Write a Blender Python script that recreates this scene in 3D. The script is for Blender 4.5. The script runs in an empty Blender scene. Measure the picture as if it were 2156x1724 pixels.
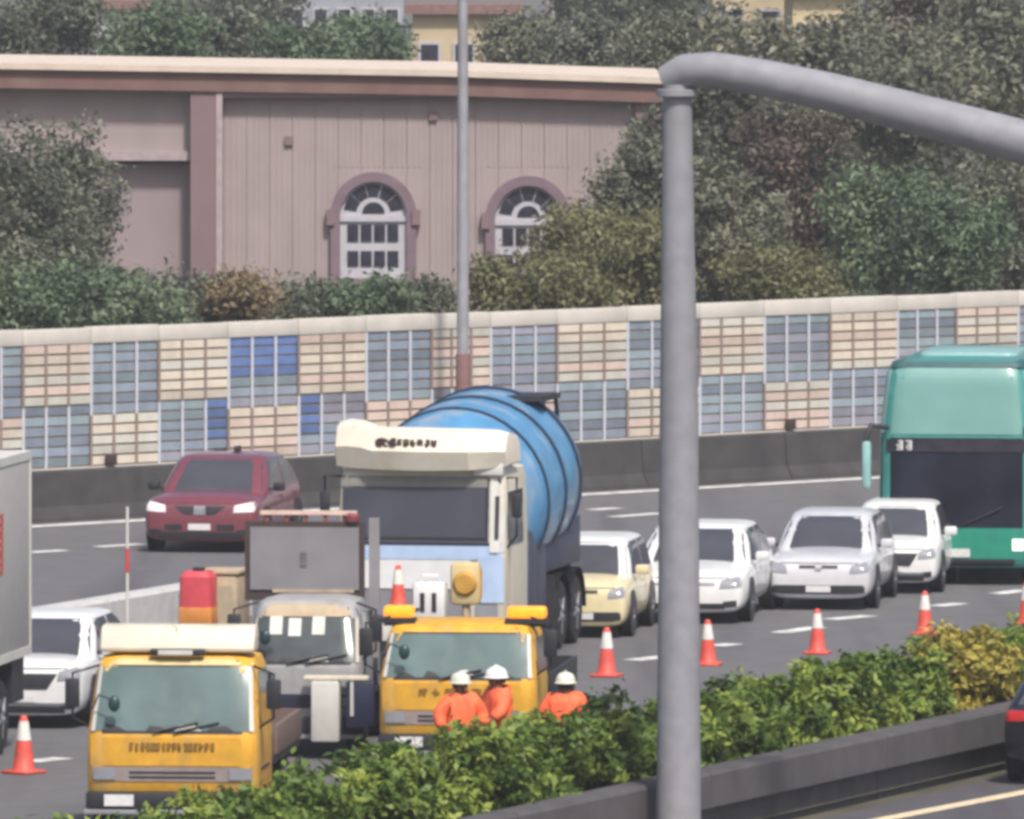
import bpy, bmesh, math, random
import numpy as np
from mathutils import Vector, Matrix, Euler
from mathutils.bvhtree import BVHTree

R = math.radians
rng = np.random.default_rng(7)
random.seed(7)
scene = bpy.context.scene
COL = scene.collection

# ------------------------------------------------------------------ camera
F, H, YH, CX = 21750.0, 10.5, -153.0, 1077.5      # focal in units of a 2155-wide frame, height, horizon row, centre
cam = bpy.data.cameras.new('camera')
cam.sensor_fit = 'HORIZONTAL'; cam.sensor_width = 36.0
cam.lens = 36.0 * F / 2155.0
cam.shift_y = -(862.0 - YH) / 2155.0
cam.clip_start = 1.0; cam.clip_end = 6000.0
camo = bpy.data.objects.new('camera', cam); COL.objects.link(camo)
camo.location = (0, 0, H); camo.rotation_euler = (R(90), 0, 0)
scene.camera = camo

# ------------------------------------------------------------------ light
SUN_EL, SUN_AZ = 54.0, 160.0        # azimuth clockwise from +Y: the sun stands behind the camera, a little to the right
world = bpy.data.worlds.new('World'); scene.world = world; world.use_nodes = True
wn = world.node_tree.nodes; wl = world.node_tree.links
bg = wn.get('Background') or wn.new('ShaderNodeBackground')
sky = wn.new('ShaderNodeTexSky'); sky.sky_type = 'NISHITA'; sky.sun_disc = False
sky.sun_elevation = R(SUN_EL); sky.sun_rotation = R(SUN_AZ); sky.dust_density = 4.0; sky.air_density = 1.0; sky.ozone_density = 1.0
wl.new(sky.outputs[0], bg.inputs[0]); bg.inputs[1].default_value = 0.10
sun = bpy.data.lights.new('sun', 'SUN'); sun.energy = 3.3; sun.angle = R(6); sun.color = (1.0, .95, .88)
suno = bpy.data.objects.new('sun', sun); COL.objects.link(suno)
az, el = R(SUN_AZ), R(SUN_EL)
sd = Vector((math.sin(az) * math.cos(el), math.cos(az) * math.cos(el), math.sin(el)))
suno.rotation_euler = sd.to_track_quat('Z', 'Y').to_euler()
scene.view_settings.view_transform = 'Standard'; scene.view_settings.look = 'None'
scene.view_settings.exposure = 0.34; scene.view_settings.gamma = 1.0
scene.render.engine = 'CYCLES'
scene.cycles.pixel_filter_type = 'BLACKMAN_HARRIS'
scene.cycles.filter_width = 3.6
scene.cycles.max_bounces = 4; scene.cycles.diffuse_bounces = 2; scene.cycles.glossy_bounces = 2; scene.cycles.transmission_bounces = 2
scene.cycles.volume_bounces = 0

# ------------------------------------------------------------------ placing helpers
def G(x, y):
    D = F * H / (y - YH)
    return ((x - CX) * D / F, D)
def PX(x, D): return (x - CX) * D / F
def PZ(y, D): return H - (y - YH) * D / F

# ------------------------------------------------------------------ materials
MATS = {}
def mat(name, col, rough=.6, metal=0., var=.12, scale=6., bump=0., coat=0., emit=0., dirt=None, dscale=1.5, damt=.5, spec=.5, island=0.0, dmap=(1, 1, .35), drot=0.):
    if name in MATS: return MATS[name]
    m = bpy.data.materials.new(name); m.use_nodes = True; MATS[name] = m
    n = m.node_tree.nodes; l = m.node_tree.links; b = n['Principled BSDF']
    b.inputs['Roughness'].default_value = rough; b.inputs['Metallic'].default_value = metal
    b.inputs['Specular IOR Level'].default_value = spec
    if coat: b.inputs['Coat Weight'].default_value = coat; b.inputs['Coat Roughness'].default_value = .08
    tc = n.new('ShaderNodeTexCoord'); no = n.new('ShaderNodeTexNoise')
    no.inputs['Scale'].default_value = scale; no.inputs['Detail'].default_value = 3
    l.new(tc.outputs['Object'], no.inputs['Vector'])
    rp = n.new('ShaderNodeMapRange'); rp.inputs[1].default_value = .3; rp.inputs[2].default_value = .7
    rp.inputs[3].default_value = 1 - var; rp.inputs[4].default_value = 1 + var
    l.new(no.outputs['Fac'], rp.inputs[0])
    mx = n.new('ShaderNodeMix'); mx.data_type = 'RGBA'; mx.blend_type = 'MULTIPLY'; mx.inputs[0].default_value = 1
    mx.inputs[6].default_value = (*col, 1); l.new(rp.outputs[0], mx.inputs[7])
    out = mx.outputs[2]
    if dirt:
        n2 = n.new('ShaderNodeTexNoise'); n2.inputs['Scale'].default_value = dscale; n2.inputs['Detail'].default_value = 4
        mp = n.new('ShaderNodeMapping'); mp.inputs['Scale'].default_value = dmap; mp.inputs['Rotation'].default_value = (0, 0, R(drot))
        l.new(tc.outputs['Object'], mp.inputs['Vector']); l.new(mp.outputs[0], n2.inputs['Vector'])
        r2 = n.new('ShaderNodeMapRange'); r2.inputs[1].default_value = .5; r2.inputs[2].default_value = .75
        r2.inputs[3].default_value = 0; r2.inputs[4].default_value = damt
        l.new(n2.outputs['Fac'], r2.inputs[0])
        m2 = n.new('ShaderNodeMix'); m2.data_type = 'RGBA'; l.new(r2.outputs[0], m2.inputs[0])
        l.new(out, m2.inputs[6]); m2.inputs[7].default_value = (*dirt, 1); out = m2.outputs[2]
    if island:
        oi = n.new('ShaderNodeObjectInfo')
        r3 = n.new('ShaderNodeMapRange'); r3.inputs[3].default_value = 1 - island; r3.inputs[4].default_value = 1 + island
        l.new(oi.outputs['Random'], r3.inputs[0])
        m3 = n.new('ShaderNodeMix'); m3.data_type = 'RGBA'; m3.blend_type = 'MULTIPLY'; m3.inputs[0].default_value = 1
        l.new(out, m3.inputs[6]); l.new(r3.outputs[0], m3.inputs[7]); out = m3.outputs[2]
    l.new(out, b.inputs['Base Color'])
    if bump:
        bp = n.new('ShaderNodeBump'); bp.inputs['Strength'].default_value = bump; bp.inputs['Distance'].default_value = .02
        l.new(no.outputs['Fac'], bp.inputs['Height']); l.new(bp.outputs[0], b.inputs['Normal'])
    if emit:
        b.inputs['Emission Color'].default_value = (*col, 1); b.inputs['Emission Strength'].default_value = emit
    return m

def leaf_mat(name, c1, c2, c3):
    m = bpy.data.materials.new(name); m.use_nodes = True
    n = m.node_tree.nodes; l = m.node_tree.links; b = n['Principled BSDF']
    b.inputs['Roughness'].default_value = .5; b.inputs['Specular IOR Level'].default_value = .35
    at = n.new('ShaderNodeAttribute'); at.attribute_name = 'tint'
    cr = n.new('ShaderNodeValToRGB'); e = cr.color_ramp.elements
    e[0].position = 0; e[0].color = (*c1, 1); e[1].position = 1; e[1].color = (*c3, 1)
    k = cr.color_ramp.elements.new(.5); k.color = (*c2, 1)
    l.new(at.outputs['Fac'], cr.inputs[0]); l.new(cr.outputs[0], b.inputs['Base Color'])
    tr = n.new('ShaderNodeBsdfTranslucent'); l.new(cr.outputs[0], tr.inputs[0])
    ms = n.new('ShaderNodeMixShader'); ms.inputs[0].default_value = .25
    l.new(b.outputs[0], ms.inputs[1]); l.new(tr.outputs[0], ms.inputs[2])
    l.new(ms.outputs[0], n['Material Output'].inputs[0])
    return m

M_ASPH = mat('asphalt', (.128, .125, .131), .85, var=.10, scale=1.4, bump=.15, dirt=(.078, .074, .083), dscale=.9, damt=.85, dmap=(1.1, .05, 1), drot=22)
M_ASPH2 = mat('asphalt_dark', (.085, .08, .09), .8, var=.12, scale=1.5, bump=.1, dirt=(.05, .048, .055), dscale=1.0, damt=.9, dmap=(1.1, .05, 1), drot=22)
M_SOIL = mat('soil', (.09, .085, .06), .95, var=.3, scale=.5, bump=.3)
M_LINE = mat('road_paint', (.72, .72, .70), .7, var=.15, scale=9, dirt=(.2, .2, .2), dscale=3, damt=.8)
M_LINEY = mat('road_paint_yellowish', (.75, .62, .42), .7, var=.15, scale=9, dirt=(.3, .25, .2), dscale=3, damt=.7)
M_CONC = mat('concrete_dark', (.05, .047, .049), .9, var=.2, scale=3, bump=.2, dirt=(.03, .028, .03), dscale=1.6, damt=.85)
M_CONC2 = mat('concrete_mid', (.085, .08, .087), .9, var=.14, scale=3, bump=.2, dirt=(.06, .056, .06), dscale=1.2, damt=.9)
M_GALV = mat('galvanised', (.28, .28, .31), .6, metal=.1, var=.10, scale=5, dirt=(.24, .245, .25), dscale=1.2, damt=.8)
M_GALV2 = mat('lamp_pole_paint', (.34, .34, .37), .5, metal=.2, var=.1, scale=4, dirt=(.2, .15, .14), dscale=.8, damt=.6)
M_RUBBER = mat('rubber', (.018, .018, .020), .85, var=.3)
M_DARK = mat('dark_trim', (.022, .022, .028), .55, var=.25)
M_NAVY = mat('navy_trim', (.018, .022, .055), .45, var=.2)
M_RIM = mat('rim', (.35, .35, .37), .4, metal=.7)
M_GLASS = mat('windscreen', (.065, .066, .08), .12, var=.15, scale=1.5, spec=.7)
M_GLASST = mat('windscreen_teal', (.11, .165, .165), .2, var=.25, scale=1.3, dirt=(.20, .26, .23), dscale=1.8, damt=.6, spec=.4)
M_GLASSB = mat('bus_glass', (.014, .016, .028), .3, var=.5, scale=1.1, spec=.15)
M_WHITE = mat('white_paint', (.74, .74, .74), .35, var=.04, coat=.4, dirt=(.45, .45, .45), dscale=1.5, damt=.35)
M_SILV = mat('silver_paint', (.64, .64, .67), .32, metal=.1, var=.05, coat=.5, dirt=(.35, .35, .37), dscale=2, damt=.35)
M_RED = mat('maroon_paint', (.19, .045, .062), .28, var=.08, coat=.8)
M_BLACK = mat('black_paint', (.012, .013, .02), .25, coat=.8)
M_YEL = mat('yellow_paint', (.70, .37, .035), .5, var=.14, scale=5, dirt=(.40, .28, .13), dscale=3.2, damt=.85)
M_YELP = mat('pale_yellow_paint', (.62, .50, .25), .55, var=.1, dirt=(.4, .35, .25), dscale=2, damt=.5)
M_YELF = mat('fender_yellow', (.78, .65, .32), .5, var=.08, dirt=(.55, .47, .3), dscale=2)
M_CREAM = mat('cream_paint', (.66, .61, .50), .5, var=.06, dirt=(.48, .43, .33), dscale=1.6, damt=.7)
M_OFFW = mat('offwhite_panel', (.62, .61, .58), .6, var=.06, dirt=(.40, .39, .36), dscale=1.4, damt=.6)
M_BOX = mat('box_body', (.48, .47, .45), .55, var=.05, dirt=(.36, .35, .34), dscale=.8, damt=.5)
M_BLUE = mat('drum_blue', (.085, .26, .47), .42, var=.14, scale=3, coat=.2, dirt=(.36, .40, .45), dscale=1.9, damt=.95, dmap=(1, 1, .6))
M_BLUEW = mat('bluish_white', (.42, .54, .74), .4, var=.06, coat=.3)
M_TEAL = mat('bus_teal', (.16, .34, .31), .35, var=.06, scale=2, coat=.4, dirt=(.20, .35, .37), dscale=.8, damt=.6)
M_TEALP = mat('bus_pale', (.26, .47, .46), .4, var=.06, coat=.3)
M_GREEN = mat('bus_green', (.02, .27, .19), .35, var=.1, coat=.4)
M_LAMP = mat('headlamp', (.27, .28, .31), .1, var=.05, spec=.8)
M_LAMPON = mat('headlamp_lit', (1, .95, .85), .2, emit=1.2)
M_AMBER = mat('amber_lamp', (1.0, .34, .02), .25, var=.2, scale=14, emit=.75)
M_PLATE = mat('plate', (.70, .70, .70), .5, var=.1, scale=30)
M_ORANGE = mat('cone_orange', (.66, .085, .06), .55, var=.15, dirt=(.42, .14, .11), dscale=7, damt=.8)
M_CONEW = mat('cone_white', (.72, .69, .66), .45, var=.1)
M_HIVIS = mat('hivis_orange', (1.0, .15, .055), .7, var=.22, scale=9, bump=.5, dirt=(.9, .26, .10), dscale=5, damt=.7)
M_SKIN = mat('skin', (.22, .10, .06), .6, var=.1)
M_TROU = mat('trousers', (.03, .035, .06), .85, var=.2)
M_HELM = mat('helmet', (.72, .70, .60), .4, var=.06)
M_HAIR = mat('hair', (.012, .010, .010), .7)
M_REFL = mat('reflective_tape', (.65, .66, .55), .4)
M_BOARD = mat('sign_board_grey', (.22, .215, .235), .6, var=.08, scale=3, dirt=(.17, .165, .18), dscale=1.5, damt=.7)
M_TAN = mat('tan_crate', (.46, .36, .25), .8, var=.12, dirt=(.3, .25, .2), dscale=3)
M_REDP = mat('red_plastic', (.60, .07, .09), .45, var=.12)
M_GBAR = mat('pale_barrier', (.56, .55, .54), .7, var=.08, dirt=(.3, .29, .28), dscale=2)
M_PINK = mat('pink_cladding', (.345, .28, .28), .8, var=.06, scale=1.2, dirt=(.295, .25, .24), dscale=.9, damt=.8)
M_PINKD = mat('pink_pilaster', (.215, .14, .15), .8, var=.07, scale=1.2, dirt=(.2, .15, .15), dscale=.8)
M_FASC = mat('fascia_brown', (.18, .10, .09), .8, var=.12, scale=2, dirt=(.22, .17, .12), dscale=1)
M_COPE = mat('coping', (.62, .52, .44), .8, var=.1, scale=2)
M_WINW = mat('window_white', (.46, .45, .49), .6, var=.06)
M_WINP = mat('window_pane', (.03, .028, .045), .2, var=.4, scale=3)
M_TRIM = mat('window_trim', (.19, .13, .16), .8, var=.1, scale=3)
M_CAP = mat('wall_cap', (.58, .54, .49), .8, var=.08, scale=2, dirt=(.42, .40, .36), dscale=1.2)
M_BEI = [mat('slat_beige', (.60, .53, .44), .75, var=.08, scale=4, island=.14, dirt=(.48, .43, .36), dscale=1.8),
         mat('slat_pink', (.58, .46, .40), .75, var=.08, scale=4, island=.14, dirt=(.47, .38, .33), dscale=1.8),
         mat('slat_grey', (.54, .52, .46), .75, var=.08, scale=4, island=.14, dirt=(.44, .42, .37), dscale=1.8)]
M_BLU = [mat('slat_bluegrey', (.22, .26, .32), .35, var=.12, scale=3, island=.25),
         mat('slat_grey_lavender', (.27, .275, .33), .35, var=.12, scale=3, island=.25),
         mat('slat_teal', (.25, .31, .35), .35, var=.12, scale=3, island=.25)]
M_NAV = mat('slat_navy', (.11, .17, .36), .3, var=.12, scale=3, island=.25)
M_MULW = mat('mullion_pale', (.56, .58, .63), .6, var=.06)
M_MULB = mat('mullion_brown', (.26, .20, .175), .7, var=.1)
M_GROOVE = mat('groove_back', (.30, .25, .215), .9, var=.1)
M_TRUNK = mat('bark', (.10, .075, .055), .95, var=.3, scale=8, bump=.5)
M_FTAN = mat('far_tan_wall', (.50, .41, .27), .85, var=.1, scale=.8, dirt=(.4, .34, .25), dscale=.6)
M_FGREY = mat('far_grey_wall', (.30, .31, .36), .85, var=.12, scale=.5)
M_FROOF = mat('far_roof', (.22, .13, .12), .85, var=.15)
L_HEDGE = leaf_mat('leaf_hedge', (.022, .052, .014), (.13, .205, .035), (.47, .52, .10))
L_HEDGEY = leaf_mat('leaf_yellow', (.13, .14, .03), (.42, .36, .07), (.66, .52, .16))
L_TREE = leaf_mat('leaf_tree', (.065, .08, .057), (.15, .165, .118), (.28, .28, .21))  # tree leaf colours lifted here to carry part of the distance haze
L_OLIVE = leaf_mat('leaf_olive', (.085, .09, .042), (.19, .19, .09), (.30, .28, .145))
L_DARK = leaf_mat('leaf_dark', (.065, .074, .052), (.15, .16, .11), (.27, .265, .19))
L_GREEN = leaf_mat('leaf_green', (.055, .09, .056), (.125, .18, .105), (.24, .29, .18))
L_DRY = leaf_mat('leaf_dry', (.10, .075, .04), (.24, .18, .10), (.38, .30, .19))

# ------------------------------------------------------------------ mesh helpers
def link(name, me, m=None, parent=None, smooth=None):
    o = bpy.data.objects.new(name, me); COL.objects.link(o)
    if m: me.materials.append(m)
    if parent: o.parent = parent
    if smooth is not None:
        for p in me.polygons: p.use_smooth = True
        me.set_sharp_from_angle(angle=R(smooth))
    return o
def obj(name, bm, m=None, parent=None, smooth=None):
    bmesh.ops.recalc_face_normals(bm, faces=bm.faces[:])
    me = bpy.data.meshes.new(name); bm.to_mesh(me); bm.free()
    return link(name, me, m, parent, smooth)
def tag(o, label, cat, group=None, kind=None):
    if label: o['label'] = label
    if cat: o['category'] = cat
    if group: o['group'] = group
    if kind: o['kind'] = kind
    return o
def empty(name, loc, th=0, label=None, cat=None, group=None):
    o = bpy.data.objects.new(name, None); COL.objects.link(o); o.empty_display_size = .3
    o.location = loc; o.rotation_euler = (0, 0, -R(th))
    return tag(o, label, cat, group)
def bx(bm, x0, x1, y0, y1, z0, z1, bev=0):
    v = [bm.verts.new(p) for p in ((x0,y0,z0),(x1,y0,z0),(x1,y1,z0),(x0,y1,z0),(x0,y0,z1),(x1,y0,z1),(x1,y1,z1),(x0,y1,z1))]
    fs = [bm.faces.new([v[i] for i in q]) for q in ((0,3,2,1),(4,5,6,7),(0,1,5,4),(1,2,6,5),(2,3,7,6),(3,0,4,7))]
    if bev:
        es = list({e for f in fs for e in f.edges})
        bmesh.ops.bevel(bm, geom=es, offset=bev, segments=2, affect='EDGES', profile=.5)
    return bm
def box(name, x0, x1, y0, y1, z0, z1, m, parent=None, bev=0):
    bm = bmesh.new(); bx(bm, x0, x1, y0, y1, z0, z1, bev); return obj(name, bm, m, parent, 40 if bev else None)
def tube(bm, pts, rad, seg=10, cap=True):
    pts = [Vector(p) for p in pts]; rings = []
    if not hasattr(rad, '__len__'): rad = [rad] * len(pts)
    up = Vector((0, 0, 1))
    for i, p in enumerate(pts):
        d = (pts[min(i+1, len(pts)-1)] - pts[max(i-1, 0)]).normalized()
        a = d.cross(up) if abs(d.z) < .95 else d.cross(Vector((0, 1, 0)))
        a.normalize(); b = d.cross(a)
        rings.append([bm.verts.new(p + (a * math.cos(t) + b * math.sin(t)) * rad[i]) for t in [2*math.pi*k/seg for k in range(seg)]])
    for r0, r1 in zip(rings, rings[1:]):
        for k in range(seg): bm.faces.new((r0[k], r0[(k+1) % seg], r1[(k+1) % seg], r1[k]))
    if cap:
        bm.faces.new(rings[0][::-1]); bm.faces.new(rings[-1])
    return bm
def tubeo(name, pts, rad, m, parent=None, seg=10):
    bm = bmesh.new(); tube(bm, pts, rad, seg); return obj(name, bm, m, parent, 50)
def lathe(bm, prof, mtx, seg=28):
    rings = []
    for s, r in prof:
        rings.append([bm.verts.new(mtx @ Vector((r*math.cos(t), r*math.sin(t), s))) for t in [2*math.pi*k/seg for k in range(seg)]])
    for r0, r1 in zip(rings, rings[1:]):
        for k in range(seg): bm.faces.new((r0[k], r0[(k+1) % seg], r1[(k+1) % seg], r1[k]))
    bm.faces.new(rings[0][::-1]); bm.faces.new(rings[-1])
    return bm
def rring(z, y0, y1, hw, r, seg=4):
    pts = []
    for cx, cy, a0 in ((hw-r, y0+r, -90), (hw-r, y1-r, 0), (-hw+r, y1-r, 90), (-hw+r, y0+r, 180)):
        for k in range(seg+1):
            a = R(a0 + 90*k/seg); pts.append((cx + r*math.cos(a), cy + r*math.sin(a), z))
    return pts
def loft(bm, rings):
    rs = [[bm.verts.new(p) for p in r] for r in rings]
    n = len(rs[0])
    for a, b in zip(rs, rs[1:]):
        for k in range(n): bm.faces.new((a[k], a[(k+1) % n], b[(k+1) % n], b[k]))
    bm.faces.new(rs[0][::-1]); bm.faces.new(rs[-1])
    return bm
def prism(name, prof, hw, m, parent=None, bev=.03, x0=None):
    bm = bmesh.new(); xa = -hw if x0 is None else x0; xb = hw
    a = [bm.verts.new((xa, y, z)) for y, z in prof]; b = [bm.verts.new((xb, y, z)) for y, z in prof]; n = len(prof)
    for k in range(n): bm.faces.new((a[k], a[(k+1) % n], b[(k+1) % n], b[k]))
    bm.faces.new(a[::-1]); bm.faces.new(b)
    if bev: bmesh.ops.bevel(bm, geom=bm.edges[:], offset=bev, segments=2, affect='EDGES', profile=.5)
    return obj(name, bm, m, parent, 40)
def bvh_of(o): 
    me = o.data
    return BVHTree.FromPolygons([v.co.copy() for v in me.vertices], [tuple(p.vertices) for p in me.polygons])
def patch(name, bvh, quad, m, parent, axis='front', off=.008, nx=8, nz=6, th=.012):
    """a thin plate that lies on a curved body: quad = four (a,z) corners bl, br, tr, tl seen along an axis"""
    bm = bmesh.new(); g = []
    (ax, az_), (bx_, bz), (cx, cz), (dx, dz) = quad
    for j in range(nz+1):
        row = []
        for i in range(nx+1):
            u, v = i/nx, j/nz
            a = (ax*(1-u)+bx_*u)*(1-v) + (dx*(1-u)+cx*u)*v
            z = (az_*(1-u)+bz*u)*(1-v) + (dz*(1-u)+cz*u)*v
            if axis == 'front': o_, d = Vector((a, -5, z)), Vector((0, 1, 0))
            elif axis == 'back': o_, d = Vector((a, 30, z)), Vector((0, -1, 0))
            elif axis == 'right': o_, d = Vector((9, a, z)), Vector((-1, 0, 0))
            else: o_, d = Vector((-9, a, z)), Vector((1, 0, 0))
            hit = bvh.ray_cast(o_, d)
            if hit[0] is None: hit = bvh.find_nearest(o_ + d*5)
            row.append(hit[0] - d*off)
        g.append(row)
    vs = [[bm.verts.new(p) for p in r] for r in g]
    d = {'front': Vector((0,1,0)), 'back': Vector((0,-1,0)), 'right': Vector((-1,0,0)), 'left': Vector((1,0,0))}[axis]
    vb = [[bm.verts.new(p + d*th) for p in r] for r in g]
    for j in range(nz):
        for i in range(nx):
            bm.faces.new((vs[j][i], vs[j][i+1], vs[j+1][i+1], vs[j+1][i]))
            bm.faces.new((vb[j][i], vb[j+1][i], vb[j+1][i+1], vb[j][i+1]))
    for i in range(nx):
        bm.faces.new((vs[0][i], vb[0][i], vb[0][i+1], vs[0][i+1])); bm.faces.new((vs[nz][i], vs[nz][i+1], vb[nz][i+1], vb[nz][i]))
    for j in range(nz):
        bm.faces.new((vs[j][0], vs[j+1][0], vb[j+1][0], vb[j][0])); bm.faces.new((vs[j][nx], vb[j][nx], vb[j+1][nx], vs[j+1][nx]))
    return obj(name, bm, m, parent, 35)
def rect(x0, x1, z0, z1): return ((x0, z0), (x1, z0), (x1, z1), (x0, z1))
def lettering(bvh, x0, x1, z0, z1, n, m, parent, off=.02, axis='front', seed=0, name='lettering'):
    """small printed characters, too blurred in the picture to read: stroke clusters"""
    rr = random.Random(seed); bm = bmesh.new(); w = (x1-x0)/n
    for k in range(n):
        xa = x0 + k*w + w*.1; xb = x0 + (k+1)*w - w*.1
        st = [(xa + rr.uniform(0,.3)*w, xb - rr.uniform(0,.3)*w, z0+(z1-z0)*f) for f in (.05, .3, .52, .75, .97)]
        rects = [(a, b, z-.008, z+.008) for a, b, z in st if rr.random() < .8]
        xc = rr.uniform(xa+.1*w, xb-.1*w); rects.append((xc-.012, xc+.012, z0, z1))
        if rr.random() < .6: rects.append((xa, xa+.022, z0, z1))
        for a, b, c, d in rects:
            am, zm = (a+b)/2, (c+d)/2
            if axis == 'front': h = bvh.ray_cast(Vector((am, -5, zm)), Vector((0,1,0)))[0]
            else: h = bvh.ray_cast(Vector((9, am, zm)), Vector((-1,0,0)))[0]
            if h is None: continue
            if axis == 'front': bx(bm, a, b, h.y-off, h.y-.001, c, d)
            else: bx(bm, h.x+.001, h.x+off, a, b, c, d)
    o = obj(name, bm, m, parent); o['kind'] = 'stuff'
    return o

def wheel(parent, x, y, r, w, side, rim=M_RIM):
    bm = bmesh.new()
    mt = Matrix.Translation((x, y, r)) @ Matrix.Rotation(R(90), 4, 'Y')
    lathe(bm, [(-w/2, r*.62), (-w/2, r*.9), (-w/2+.03, r*.985), (-.02, r), (.02, r), (w/2-.03, r*.985), (w/2, r*.9), (w/2, r*.62)], mt, 26)
    t = obj('wheel', bm, M_RUBBER, parent, 30)
    bm = bmesh.new(); s = side
    lathe(bm, [(s*(w/2-.05), r*.6), (s*(w/2-.01), r*.58), (s*(w/2-.03), r*.5), (s*(w/2-.05), r*.2), (s*(w/2+.005), r*.16), (s*(w/2+.005), .01)], mt, 20)
    for k in range(5):
        a = 2*math.pi*k/5
        tube(bm, [mt @ Vector((r*.1*math.cos(a), r*.1*math.sin(a), s*(w/2))), mt @ Vector((r*.57*math.cos(a), r*.57*math.sin(a), s*(w/2-.015)))], .03, 6)
    obj('rim', bm, rim, t, 30)
    return t

# ------------------------------------------------------------------ foliage
def leaves(name, lobes, n, size, m, parent, clump=.35, seed=0, shell=.45, zmin=None):
    g = np.random.default_rng(seed)
    vol = np.array([l[3]*l[4]*l[5] for l in lobes]) ** .66; pr = vol/vol.sum()
    nc = max(12, n // 28)
    which = g.choice(len(lobes), nc, p=pr)
    L = np.array(lobes)[which]
    d = g.normal(size=(nc, 3)); d /= np.linalg.norm(d, axis=1)[:, None]
    rad = shell + (1-shell) * g.random(nc) ** .5
    cc = L[:, :3] + d * rad[:, None] * L[:, 3:6]
    ct = g.random(nc)
    ci = g.integers(0, nc, n)
    off = g.normal(size=(n, 3)) * clump * np.array([.5, .5, .42])
    p = cc[ci] + off
    if zmin is not None: p[:, 2] = np.maximum(p[:, 2], zmin + .05*g.random(n))
    a = g.normal(size=(n, 3)); a /= np.linalg.norm(a, axis=1)[:, None]
    nn = d[ci] * .8 + g.normal(size=(n, 3)) * .7 + np.array([0, 0, .5])
    nn /= np.linalg.norm(nn, axis=1)[:, None]
    u = np.cross(nn, a); u /= np.linalg.norm(u, axis=1)[:, None]; v = np.cross(nn, u)
    sz = size * (.6 + .8 * g.random(n))[:, None]
    q = np.stack([p - u*sz, p - v*sz*.45 + nn*sz*.12, p + u*sz, p + v*sz*.45 + nn*sz*.12], 1).reshape(-1, 3)
    me = bpy.data.meshes.new(name)
    me.vertices.add(n*4); me.vertices.foreach_set('co', q.astype(np.float32).ravel())
    me.loops.add(n*4); me.loops.foreach_set('vertex_index', np.arange(n*4, dtype=np.int32))
    me.polygons.add(n); me.polygons.foreach_set('loop_start', np.arange(0, n*4, 4, dtype=np.int32))
    at = me.attributes.new('tint', 'FLOAT', 'POINT')
    lt = g.random(len(lobes))
    t = np.clip(.42*lt[which][ci] + .34*ct[ci] + .24*g.random(n), 0, 1)
    at.data.foreach_set('value', np.repeat(t, 4).astype(np.float32))
    me.update(calc_edges=True)
    return link(name, me, m, parent)
def tree(name, label, x, y, D, rx, rz, m, n=5000, size=.13, seed=0, cat='tree', group=None, ry=None, clump=.4, nl=7, shell=.4):
    """crown centre at frame position x, y and distance D; rx, rz in frame units there"""
    s = F/D; X = PX(x, D); zc = PZ(y, D); rx /= s; rz /= s; ry = ry or rx
    root = empty(name, (X, D, 0), 0, label, cat, group)
    rr = random.Random(seed)
    lobes = [(rx*rr.uniform(-.15,.15), 0, zc-rz*.1, rx*.58, ry*.6, rz*.62)]
    for k in range(nl):
        a = 2*math.pi*k/nl + rr.uniform(-.4, .4); e = rr.uniform(-.75, .85)
        lobes.append((rx*.58*math.cos(a)*math.cos(e), ry*.58*math.sin(a)*math.cos(e), zc + rz*rr.uniform(.5,.8)*math.sin(e), rx*rr.uniform(.2,.55), ry*rr.uniform(.25,.5), rz*rr.uniform(.18,.45)))
    leaves('crown', lobes, n, size, m, root, clump, seed, shell, zmin=.05)
    bm = bmesh.new(); r0 = max(.05, .07*rx + .03)
    tube(bm, [(0,0,-.1), (.04,0,zc*.4), (-.03,.05,zc*.8), (0,0,zc + rz*.4)], [r0*1.5, r0*1.1, r0*.8, r0*.3], 8)
    for k in range(5):
        lo = lobes[1 + k % nl]; z0 = max(.2, zc - rz*.5) * rr.uniform(.7, 1)
        tube(bm, [(0,0,z0), (lo[0]*.5, lo[1]*.5, (z0+lo[2])/2 + .1), (lo[0], lo[1], lo[2])], [r0*.6, r0*.4, r0*.15], 6)
    obj('trunk', bm, M_TRUNK, root, 60)
    return root

# ------------------------------------------------------------------ setting: ground, roads, markings
def sheet(name, pts, z, m, sub=None):
    bm = bmesh.new(); bm.faces.new([bm.verts.new((x, y, z)) for x, y in pts]); o = obj(name, bm, m); o['kind'] = 'structure'
    return o
sheet('ground', [(-1500, -60), (1500, -60), (1500, 2900), (-1500, 2900)], 0, M_SOIL)
# barrier of the median (near) and of the far edge
B0, BD = Vector((2.32, 118.8)), Vector((.371, .928)).normalized(); BN = Vector((-BD.y, BD.x))    # BN points to the far carriageway
W0, W1 = Vector(G(200, 1092)), Vector(G(1800, 1000)); WD = (W1 - W0).normalized(); WN = Vector((WD.y, -WD.x))   # WN points to the road
def bp(t, n): p = B0 + BD*t + BN*n; return (p.x, p.y)
def wp(t, n): p = W0 + WD*t + WN*n; return (p.x, p.y)
sheet('far_carriageway', [bp(-70, 1.9), bp(78, 1.9), wp(60, 0.1), wp(-60, .1)], .012, M_ASPH)
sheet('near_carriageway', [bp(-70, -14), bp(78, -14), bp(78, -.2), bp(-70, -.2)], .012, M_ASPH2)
sheet('median_soil', [bp(-70, .1), bp(78, .1), bp(78, 1.95), bp(-70, 1.95)], .1, M_SOIL)
def stripe(a, b, w, m=M_LINE, name='lane_marking'):
    a, b = Vector(a), Vector(b); d = (b-a).normalized(); n = Vector((-d.y, d.x))*w/2
    return sheet(name, [a-n, b-n, b+n, a+n], .018, m)
stripe(wp(-50, 1.1), wp(55, 1.1), .42, name='edge_line')
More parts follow.
